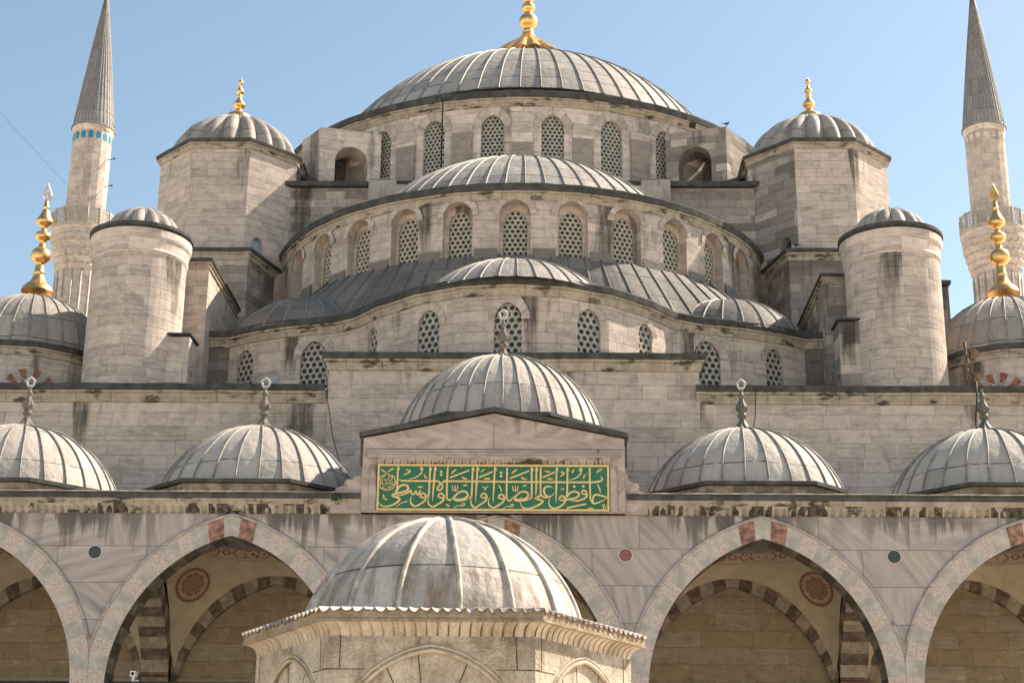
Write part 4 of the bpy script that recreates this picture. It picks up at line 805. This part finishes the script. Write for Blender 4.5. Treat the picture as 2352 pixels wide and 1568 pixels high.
# uprights (alif, lam) with their barbed heads
for P, fl_ in (([(858, 300), (852, 880), (822, 940)], 1), ([(1632, 305), (1618, 950), (1575, 1055)], 1), ([(1752, 305), (1732, 690), (1705, 1170)], 1), ([(2055, 300), (2045, 1000), (2070, 1105), (2120, 1128), (2180, 1090), (2228, 1000)], 0),
               ([(2655, 305), (2642, 960), (2610, 1050), (2540, 1110)], 1), ([(2770, 305), (2755, 690), (2738, 1190)], 1), ([(3188, 305), (3172, 690), (3152, 1200)], 1), ([(3480, 310), (3474, 1000), (3500, 1105), (3560, 1135), (3615, 1080), (3662, 1010)], 0),
               ([(4068, 305), (4072, 1000), (4035, 1075), (3970, 1115)], 1), ([(4180, 305), (4182, 690), (4172, 1020)], 1), ([(4286, 300), (4284, 900), (4310, 1000), (4385, 1048), (4460, 1040), (4560, 1000), (4622, 920)], 0), ([(4665, 305), (4660, 690), (4652, 1190)], 1),
               ([(4925, 305), (4920, 900), (4905, 1000), (4870, 1060)], 1), ([(5455, 300), (5468, 1000), (5490, 1120), (5545, 1185), (5640, 1178), (5760, 1120), (5885, 1060)], 0)):
    k_(P, 44, 'e')
    if fl_: x, y = P[0]; k_([(x+6, y-12), (x+26, y+40), (x+46, y+100)], 26, 'e')
# tah, sin, waws, sads, ain, zah, fah, hah
k_([(822, 935), (900, 810), (985, 758), (1075, 765), (1125, 830), (1095, 890), (990, 935), (830, 970), (750, 1005), (770, 1035), (860, 1065), (920, 1100), (895, 1165), (780, 1245), (640, 1290), (520, 1288), (435, 1215), (408, 1100), (436, 980)], 54, 'e')
k_([(840, 1012), (960, 1010), (1090, 960), (1190, 885)], 42, 's'); k_([(1190, 880), (1205, 970), (1255, 985), (1310, 895)], 42); k_([(1310, 895), (1325, 975), (1375, 985), (1412, 885)], 42)
for hx, hy, tx, ty in ((1485, 1010, 1300, 1285), (1915, 1010, 1720, 1298), (2935, 1005, 2740, 1310), (3355, 1030, 3160, 1310), (4805, 1060, 4600, 1322)):
    k_([(hx-65, hy+55), (hx-62, hy-10), (hx-12, hy-48), (hx+48, hy-15), (hx+72, hy+50), (hx+10, hy+58), (hx-55, hy+55)], 44)
    k_([(hx+70, hy+40), (hx+35, hy+140), (hx-85, hy+230), (tx, ty), (tx-90, ty-55), (tx-118, ty-160), (tx-85, ty-265)], 46, 'e')
for dx in (0, 1445):
    k_([(2215+dx, 1075), (2300+dx, 965), (2420+dx, 908), (2520+dx, 935), (2548+dx, 1010), (2490+dx, 1075), (2370+dx, 1110), (2240+dx, 1105)], 46); k_([(2210+dx, 1090), (2270+dx, 1130), (2380+dx, 1135), (2530+dx, 1105)], 50)
k_([(4285, 1000), (4215, 1045), (4155, 1080), (4250, 1105), (4330, 1135), (4315, 1185), (4200, 1262), (4060, 1320), (3930, 1332), (3840, 1275), (3800, 1150), (3830, 1030)], 50, 'e')
k_([(4582, 812), (4500, 776), (4410, 790), (4362, 870), (4390, 970), (4450, 1032)], 46, 's')
k_([(4905, 1045), (4985, 940), (5085, 900), (5180, 930), (5195, 1000), (5110, 1060), (4980, 1092), (4850, 1108)], 48)
k_([(5275, 955), (5270, 900), (5310, 868), (5360, 890), (5384, 955), (5320, 962), (5275, 950)], 42); k_([(5380, 940), (5388, 1005), (5330, 1070), (5200, 1118), (5060, 1130), (4965, 1108)], 44, 'e')
k_([(5885, 1058), (5760, 1005), (5600, 975), (5540, 1035), (5532, 1150), (5540, 1232)], 44, 'e')
# vowel strokes and small letters
for P in ([(1052, 375), (1150, 402), (1130, 440), (1000, 508)], [(4766, 410), (4850, 436), (4832, 462), (4758, 524)]): k_(P, 36)
for dx, dy in ((0, 0), (3812, 8)): k_([(1385+dx, 365+dy), (1425+dx, 312+dy), (1458+dx, 350+dy), (1415+dx, 372+dy), (1385+dx, 360+dy)], 32); k_([(1456+dx, 340+dy), (1415+dx, 470+dy), (1290+dx, 565+dy), (1125+dx, 606+dy)], 34, 'e')
for P in ([(2111, 570), (2580, 378)], [(2812, 558), (3132, 412)], [(3545, 582), (4010, 388)], [(4332, 556), (4620, 416)], [(4912, 1308), (5368, 1206)]): k_(P, 40)
for x, y in ((1900, 420), (1900, 497), (3341, 440), (3336, 522), (5086, 775), (5306, 770)): k_([(x-42, y), (x+42, y)], 4); K.append(([(x, y-42), (x, y), (x, y+42)], 'dia', '', True))
for dx in (0, 1442): k_([(2183+dx, 762), (2180+dx, 850), (2200+dx, 890), (2235+dx, 870), (2242+dx, 765)], 24); k_([(2242+dx, 800), (2250+dx, 885), (2290+dx, 885), (2302+dx, 765)], 24)
for P in ([(3288, 752), (3335, 840), (3350, 925)], [(5642, 720), (5690, 820), (5710, 930)]): k_(P, 30, 'e')
k_([(2895, 795), (2945, 815), (2963, 890)], 26); k_([(2963, 860), (2985, 815), (3035, 785)], 26)
k_([(850, 1300), (950, 1220), (1005, 1185), (1030, 1200), (1055, 1165), (1080, 1190), (1102, 1148)], 20); 
for dx, dy in ((0, 0), (1165, 12)): k_([(2221+dx, 1325+dy), (2330+dx, 1262+dy), (2440+dx, 1275+dy), (2485+dx, 1228+dy), (2440+dx, 1212+dy), (2395+dx, 1262+dy)], 22)
k_([(5738, 1255), (5800, 1212), (5775, 1320), (5815, 1315), (5855, 1250)], 24); k_([(4772, 785), (4782, 850), (4815, 855), (4838, 815)], 24, 's')
# round cartouche at the left end
P = [(610+205*(1+.05*cos(8*a))*cos(a), 690+203*(1+.05*cos(8*a))*sin(a)) for a in [2*PI*i/48 for i in range(49)]]; k_(P, 20, '', True)
for P in ([(715, 590), (715, 540), (740, 560), (700, 640), (640, 640)], [(650, 560), (640, 520), (665, 540), (640, 600), (560, 640), (530, 600)], [(560, 560), (520, 540), (500, 580), (460, 640), (450, 720), (480, 760)], [(790, 640), (790, 740), (740, 750), (730, 660)], [(730, 740), (690, 750), (690, 690), (650, 720)], [(620, 680), (600, 700), (620, 730), (560, 745), (500, 740), (490, 640)], [(740, 790), (720, 820), (690, 790), (670, 820), (640, 780)], [(640, 770), (640, 830), (560, 860), (500, 830), (510, 790)], [(530, 800), (545, 815)], [(570, 690), (585, 690)], [(660, 855), (690, 855)]): k_(P, 17)
m = MB(); mo = MB()
for P, w_, tp, st in K:
    if w_ == 'dia':
        x, y = P[1]; m.f([(SX(x+a), -.298, SZ(y+b_)) for a, b_ in ((0, -42), (-42, 0), (0, 42), (42, 0))]); continue
    stroke(mo, P, w_+14, tp, -.2935, 0, st)
    stroke(m, P, w_, tp, -.299-random.random()*.003, 0, st)
m.build('lettering', GLET, sign); mo.build('lettering_outline', GDK, sign)
m = MB()
def leaf(x, y, dx, dy): stroke(m, [(x, y), (x+dx*.3+dy*.1, y+dy*.3-dx*.1), (x+dx*.7+dy*.1, y+dy*.7-dx*.1), (x+dx, y+dy)], 46, 'se', -.3)
for x, y, dx, dy in ((600, 440, -150, -90), (625, 440, 150, -95), (2150, 480, 130, -120), (2540, 600, -150, -60), (2860, 440, 90, -90), (3590, 470, 150, -110), (3960, 600, -150, -60), (4520, 400, -150, -30), (5040, 450, 60, -110), (5620, 430, 160, -90), (560, 1080, -30, -90), (640, 1120, -110, -40), (1570, 590, -80, -110), (1480, 790, -140, 0), (5850, 720, 40, 60), (5390, 1340, 170, 0), (2020, 1240, 100, 60), (2920, 605, 170, 5), (4430, 605, 160, 5), (5300, 580, 80, -110), (2430, 780, 110, -20), (3850, 780, 110, -20), (2340, 285, 70, 0), (3030, 285, 60, 0), (3790, 285, 60, 0)): leaf(x, y, dx, dy)
m.build('leaf_ornament', ORN, sign)
# ================================================================== ABLUTION FOUNTAIN
FX, FY = -.2, -18.34
ftn = thing('ablution_fountain', 'hexagonal carved marble fountain house with lead dome in the courtyard foreground', 'fountain', (FX, FY, 0))
AP = 2.26; T30 = math.tan(PI/6)
def hexa(ap): return [(FX+ap/cos(PI/6)*sin(PI/6+k*PI/3), FY-ap/cos(PI/6)*cos(PI/6+k*PI/3)) for k in range(6)]
hx = hexa(AP); path = [hx[5]]+hx[:5]+[hx[5]]; sl = 2*AP*T30
m = MB(); fr = wall(m, path, 0, 4.41, [dict(s=sl*(k+.5), w=2.36, sill=0, spring=4.285-1.366, k='q', d=.05, n=36) for k in range(6)]); fw_ = m.build('wall', CARV, ftn)
for k, f_ in enumerate(fr):
    m = MB(); t_ = (f_['R']-f_['L']).normalized(); L, Rr = f_['L']-t_*.02, f_['R']+t_*.02; m.f([(*L, 0), (*Rr, 0), (*Rr, 4.35), (*L, 4.35)], [(k*9, 0), (k*9+2.48, 0), (k*9+2.48, 4.35), (k*9, 4.35)], [(k*9, 2), (k*9+2.48, 2), (k*9+2.48, .6), (k*9, .6)]); ar = m.build('arch_panel', CARV, ftn)
    c = f_['c']+f_['n']*.05; m = MB(); P = []
    for j in range(37):
        x = -1.18*cos(PI*j/36); P.append(Vector((*(c+t_*x+f_['n']*.0), f_['spring']+rise('q', 2.36, x))))
    m.tube(P, .028, 6); m.tube([Vector((*(c+t_*((p.xy-c).dot(t_))*1.05), f_['spring']+(p.z-f_['spring'])*1.045)) for p in P], .02, 6); m.build('arch_moulding', FLUT, ar)
    m = MB()
    def bar(x0, z0, x1, z1, w_=.008, o=.004, base=f_['c']):
        a, b_ = base+t_*x0+f_['n']*o, base+t_*x1+f_['n']*o; d = Vector((x1-x0, z1-z0)).normalized(); nx, nz = -d.y*w_, d.x*w_; tt = t_*nx
        m.f([(*(a-tt), z0-nz), (*(b_-tt), z1-nz), (*(b_+tt), z1+nz), (*(a+tt), z0+nz)])
    for a in (-62, -28, -8, 22, 50, 70): bar(.12*sin(R(a)), 3.0, 1.3*sin(R(a))*.97, 2.87+1.36*cos(R(a)), .007)
    for zz in (3.99,):
        for s_ in (-1, 1): bar(s_*.82, zz, s_*1.36, zz, .006, .054)
    bar(1.06, 4.40, 1.08, 4.0, .008, .054); bar(-1.15, 4.40, -1.15, 4.0, .007, .054)
    m.build('joint', CRUST, ar)
# cornice: fluted cavetto, carved fascia, scalloped lead lip
m = MB(); NF = 19; prof = [(.012, 4.405), (.02, 4.425), (.028, 4.46), (.045, 4.50), (.075, 4.535), (.12, 4.562), (.15, 4.572)]
def facept(k, u, o, z):
    a = k*PI/3; n_ = Vector((sin(a), -cos(a))); t_ = Vector((cos(a), sin(a))); p = Vector((FX, FY))+n_*(AP+o)+t_*u*(AP+o)*T30; return (p.x, p.y, z)
for k in range(6):
    nu = NF*12; G = []; U = []
    for i, (o, z) in enumerate(prof):
        g_ = min(1, (len(prof)-1-i)/2.2); G.append([facept(k, -1+2*j/nu, o+.0-.05*g_*(1-min(1, abs(sin(PI*NF*j/nu))*1.35)**.35)-.012*g_*abs(sin(PI*NF*j/nu)), z) for j in range(nu+1)]); U.append([(k*9+j/nu*2.8, z) for j in range(nu+1)])
    m.grid(G, U, True, [1 if j % 12 == 0 else 0 for j in range(nu+1)])
m.build('fluted_cavetto', [FLUT, GROOVE], ftn)
m = MB()
for k in range(6):
    nu = 160; G = []; U = []; wv = lambda j: (.052+.012*sin(j*.31+k*2)+.008*sin(j*.83))*(abs(sin(PI*20*j/nu))**.8)
    for o, z, q in ((.12, 4.566, 0), (.185, 4.572, 0), (.185, 4.595, 0), (.17, 4.60, 0), (.17, 4.71, 1)): G.append([facept(k, -1+2*j/nu, o, z-q*wv(j)+q*.014) for j in range(nu+1)]); U.append([(k*9+j/nu*2.8, z) for j in range(nu+1)])
    m.grid(G, U, False)
m.build('carved_fascia', CARVF, ftn)
lf = MB(); m = MB()
for k in range(6):
    nu = 160; G = []; U = []; wv = lambda j: (.056+.012*sin(j*.31+k*2)+.008*sin(j*.83))*(abs(sin(PI*20*j/nu))**.8)
    fr_ = [[facept(k, -1+2*j/nu, o, z-wv(j)+.014) for j in range(nu+1)] for o, z in ((.168, 4.712), (.199, 4.714), (.2, 4.728))]; lf.grid(fr_, None, True)
    for o, z, q in ((.2, 4.7285, 1), (.1, 4.742, .6), (-.1, 4.765, .1)): G.append([facept(k, -1+2*j/nu, o, z-q*wv(j)+.014) for j in range(nu+1)]); U.append([(k*3+j/nu*3, o) for j in range(nu+1)])
    m.grid(G, U, True)
    A_ = [facept(k, -1+2*j/24, -.1, 4.775) for j in range(25)]; B_ = []
    for p in A_: d = Vector((p[0]-FX, p[1]-FY)).normalized()*1.95; B_.append((FX+d.x, FY+d.y, 4.74))
    m.grid([A_, B_], [[(k*3+j/8, 0) for j in range(25)], [(k*3+j/8, .4) for j in range(25)]], True)
lp = m.build('lead_lip', LEADF, ftn); lf.build('lip_edge', GROOVE, lp)
m = MB(); dome(m, (FX-.0, FY), 1.97, 78, 4.73, 16, .09, .06, 22, 8, th0=.16, foot=.16, drop=.06, wav=.022); m.build('dome', [LEADF, RIBF], ftn)
# ================================================================== MINARETS
for sg in (-1, 1):
    cx, cy = (-32.45, 66) if sg < 0 else (32.6, 66)
    mn = thing('minaret', 'left minaret with a band of turquoise tiles under its lead cone' if sg < 0 else 'right minaret standing behind the gilded finial, no tile band', 'minaret', (cx, cy, 0), 'minarets behind the prayer hall')
    pol = lambda r: [(cx+r*sin(PI/8*k), cy-r*cos(PI/8*k)) for k in range(16)]
    m = MB(); p_ = pol(1.4); wall(m, p_+[p_[0]], 44, 52.8, u0=sg*3); m.build('shaft', STM, mn)
    m = MB(); p_ = pol(1.6); wall(m, p_+[p_[0]], 0, 42.5, u0=sg*5)
    for k in range(16): x, y = pol(1.62)[k]; m.tube([(x, y, 20), (x, y, 41.6)], .07, 6)
    m.build('lower_shaft', STM, mn)
    m = MB(); m.lathe([(1.38, 52.5), (1.47, 52.7), (1.52, 52.95), (1.48, 52.98)], (cx, cy, 0), 32, sm=False); m.build('cornice', STG, mn)
    G = [(1.58, 52.95), (1.58, 53.08), (1.47, 53.1), (1.42, 53.7), (1.19, 55.6), (.9, 58.0), (.6, 60.4), (.32, 62.6), (.14, 64.0), (.04, 64.7), (.09, 64.8), (.04, 65.1)]
    m = MB(); m.lathe(G, (cx, cy, 0), 32, sm=False, uvn=16)
    for k in range(32):
        a = 2*PI*k/32; m.tube([(cx+r*cos(a), cy+r*sin(a), z) for r, z in G[2:9]], [.035]*5+[.02, .015], 4, 1)
    m.build('cone', [lead('minaret lead %d' % sg, seam=1.3, dark=.92, streaks=.2, cool=1), RIB], mn)
    m = MB()
    for k in range(16):
        a = PI/8*(k+.5); n_ = Vector((sin(a), -cos(a))); t_ = Vector((cos(a), sin(a))); c = Vector((cx, cy))+n_*(1.4*cos(PI/16)+.02); P = [(-.17, 51.85), (.17, 51.85), (.17, 52.25), (.1, 52.38), (0, 52.44), (-.1, 52.38), (-.17, 52.25)]
        m.f([(*(c+t_*x), z) for x, z in P])
    m.build('tile_band', BLUE if sg < 0 else STG, mn)
    DZ = -.55
    m = MB(); st_ = [(1.6, 41.6), (1.64, 42.0), (1.62, 42.2), (1.75, 42.5), (1.72, 42.7), (1.88, 43.0), (1.85, 43.2), (2.02, 43.55), (1.99, 43.75), (2.14, 44.1), (2.12, 44.3), (2.2, 44.6), (2.2, 45.1), (2.28, 45.2), (2.28, 45.45), (1.3, 45.5)]
    m.lathe(st_, (cx, cy, DZ), 96, 0, lambda a, z: 1+(.035*abs(sin(a*(12 if int(z*2.5) % 2 else 12)+(PI/2 if int(z*1.9) % 2 else 0)))-.02 if 42.2 < z < 44.5 else 0), sm=False); bl = m.build('balcony', STM, mn)
    m = MB(); p_ = pol(2.26)
    for k in range(16):
        a, b_ = Vector(p_[k]), Vector(p_[(k+1) % 16]); d = b_-a; L = d.length; d.normalize(); n_ = Vector((d.y, -d.x)); n8 = 10
        def pt(x, z, q): return (*(a+d*x-n_*q), z+DZ)
        for q in (0, .07):
            for x0, x1, z0, z1 in ((0, L, 45.45, 45.6), (0, L, 46.55, 46.7), (0, .1, 45.6, 46.55), (L-.1, L, 45.6, 46.55)): m.f([pt(x0, z0, q), pt(x1, z0, q), pt(x1, z1, q), pt(x0, z1, q)])
            cw_, ch_ = (L-.2)/3, .95/4
            for i in range(3):
                for j in range(4):
                    ox, oz = .1+cw_*(i+.5), 45.6+ch_*(j+.5); sq = []; ci = []
                    for s_ in range(n8):
                        an = 2*PI*s_/n8; kx = min(cw_/2/max(abs(cos(an)), 1e-6), ch_/2/max(abs(sin(an)), 1e-6)); sq.append(pt(ox+cos(an)*kx, oz+sin(an)*kx, q)); ci.append(pt(ox+cos(an)*.085, oz+sin(an)*.085, q))
                    for s_ in range(n8): m.f([sq[s_], sq[(s_+1) % n8], ci[(s_+1) % n8], ci[s_]])
        m.f([pt(0, 46.7, -.02), pt(L, 46.7, -.02), pt(L, 46.7, .1), pt(0, 46.7, .1)])
        m.tube([pt(0, 45.45, -.0), pt(0, 46.72, -.0)], .05, 4)
    m.build('parapet', plain('pale pierced marble', (.43, .375, .31), .8, 0, .15, 4.), bl)
    if sg < 0:
        m = MB()
        for z in (48.3, 50.4): m.tube([(cx+1.35, cy-.5, z), (cx+1.9, cy-.55, z+.1)], .03, 5); m.tube([(cx+1.86, cy-.55, z+.06), (cx+1.95, cy-.55, z+.12)], .07, 6)
        m.build('lamp_bracket', IRON, mn)
# ================================================================== SMALL THINGS
def flood(name, label, loc, rz, tilt, s_, mt):
    t = thing(name, label, 'floodlight', loc, 'floodlights on the roofs')
    m = MB(); m.box(-.32*s_, .32*s_, -.1*s_, .1*s_, -.24*s_, .24*s_); m.box(-.36*s_, .36*s_, -.14*s_, -.1*s_, -.28*s_, .28*s_)
    h = m.build('lamp_housing', mt); h.parent = t; h.location = (0, 0, .36*s_); h.rotation_euler = (tilt, 0, rz)
    m = MB(); m.box(-.38*s_, -.345*s_, -.03*s_, .03*s_, 0, .4*s_); m.box(.345*s_, .38*s_, -.03*s_, .03*s_, 0, .4*s_); m.box(-.38*s_, .38*s_, -.03*s_, .03*s_, 0, .03*s_); b_ = m.build('bracket', IRON); b_.parent = t; b_.rotation_euler.z = rz
    return t
flood('floodlight', 'grey box floodlight on the left wall top between two lattice windows', (-7.62, 7.75, 16.1), .15, -.25, .58, GREY)
flood('floodlight', 'flat grey floodlight on the right wall top below the lattice windows', (7.35, 7.9, 16.05), -.1, -.1, .62, GREY)
flood('floodlight', 'small dark floodlight under the eave at the right of the main drum', (7.55, 24.55, 33.2), .5, .5, .42, IRON)
for i, (x, z, lb) in enumerate(((15.0, 17.55, 'upper rusty floodlight on the pole beside the right stair turret'), (15.05, 16.75, 'lower rusty floodlight on the pole beside the right stair turret'))): flood('floodlight', lb, (x, 9.3, z), .9, .6, .62, RUST)
m = MB(); m.tube([(14.82, 9.4, 15.95), (14.8, 9.4, 18.2)], .05, 6); m.tube([(14.8, 9.4, 17.3), (15.1, 9.3, 17.6)], .04, 6); m.tube([(14.8, 9.4, 16.5), (15.1, 9.3, 16.75)], .04, 6); m.tube([(14.9, 9.35, 16.0), (14.7, 9.3, 16.8), (14.95, 9.3, 17.4), (14.8, 9.3, 18.0)], .02, 5)
recentre(tag(m.build('lamp_pole', RUST), 'rusty pole carrying two floodlights beside the right stair turret', 'pole'), (14.82, 9.4, 15.95))
def pigeon(label, loc, rz):
    t = MB(); P = [(-.17, .12, .012), (-.1, .13, .03), (-.03, .145, .06), (.04, .165, .065), (.09, .21, .04), (.115, .25, .03), (.14, .255, .028), (.165, .25, .01), (.185, .247, .003)]
    t.tube([(x, 0, z) for x, z, r in P], [r for *_, r in P], 8); t.f([(-.16, -.02, .125), (-.16, .02, .125), (-.27, .04, .10), (-.27, -.04, .10)])
    for s_ in (-.03, .03): t.tube([(.0, s_, .12), (.01, s_, .0)], .008, 4)
    o = t.build('pigeon', FEATH); o.location = loc; o.rotation_euler.z = rz; o['label'] = label; o['category'] = 'bird'; o['group'] = 'pigeons on the roofs'
pigeon('dark pigeon perched on the right flying buttress beside the main drum', (8.95, 23.42, 32.72), .4)
pigeon('pigeon perched on the ledge beside the dark tower doorway', (11.0, 18.85, 25.2), 2.4)
def cable(label, pts, r=.014):
    m = MB(); m.tube(pts, r, 5); o = tag(m.build('cable', IRON), label, 'cable'); recentre(o, pts[0]); return o
cable('long wire crossing the sky to the left minaret', [(-19.2, -3, 26.75), (-25.3, 27, 35.9), (-33.0, 65, 47.5)], .009)
cable('thin cable hanging loose from the left corner of the raised wall', [(-5.75, 7.2, 16.3), (-5.72, 7.3, 15.6), (-5.5, 7.3, 14.4), (-5.2, 7.2, 13.4), (-4.6, 6.6, 12.3), (-3.8, 5, 11.5)])
cable('thin cable hanging down the wall behind the right portico dome', [(7.65, 7.22, 15.9), (7.6, 7.3, 15.0), (7.45, 7.3, 14.4), (7.4, 7.3, 13.2)])
cable('dark cable dropping from the wall top near the right edge', [(14.45, 7.1, 16.15), (14.42, 7.1, 15.6), (14.35, 7.2, 14.9), (14.4, 7.25, 13.5)], .022)
m = MB()
for i in range(26): z = 33.9-i*.145; a = R(-15.7); p = (sin(a)*12.95, DC-cos(a)*12.95); m.tube([(p[0], p[1], z), (p[0], p[1], z-.11)], .035, 5)
recentre(tag(m.build('chain', IRON), 'dark iron chain hanging down the left part of the main drum', 'chain'), (sin(R(-15.7))*12.95, DC-cos(R(-15.7))*12.95, 30.1))
t = thing('security_camera', 'small white camera fixed under the left portico arch', 'camera', (-9.35, .5, 6.1))
m = MB(); m.box(-9.42, -9.28, .38, .62, 6.22, 6.36); m.build('camera_body', WHT, t); m = MB(); m.tube([(-9.35, .37, 6.29), (-9.35, .385, 6.29)], .045, 10); m.build('lens', IRON, t); m = MB(); m.box(-9.38, -9.32, .44, .56, 6.09, 6.22); m.tube([(-9.35, .5, 6.1), (-9.2, .45, 6.12)], .03, 5); m.build('bracket', WHT, t)
def weed(label, c, s_, n=70):
    m = MB()
    for i in range(n):
        d = Vector((random.gauss(0, 1), -abs(random.gauss(0, .6)), random.gauss(.2, .9))).normalized()*s_*random.uniform(.2, 1); p = Vector(c)+d; a = Vector((random.uniform(-1, 1), random.uniform(-1, 1), random.uniform(-1, 1))).normalized()*s_*.3; b_ = a.cross(d).normalized()*s_*.14; m.f([p-a, p+b_, p+a, p-b_])
    for i in range(5): m.tube([c, tuple(Vector(c)+Vector((random.uniform(-1, 1), -.4, random.uniform(-.4, 1)))*s_*.7)], s_*.03, 4)
    o = m.build('weed', LEAF); o['label'] = label; o['category'] = 'plant'; o['group'] = 'weeds rooted in the masonry'; recentre(o, c)
weed('green weed sprouting beside the left scroll of the pediment', (-4.25, -.24, 10.72), .17)
weed('small weed on the frieze left of the green panel', (-4.5, -.15, 10.42), .1, 40)
weed('tiny dark weed on the wall above the right portico dome', (7.15, 7.42, 14.75), .13, 40)
for x, lb in ((-8.9, 'left'),): pass
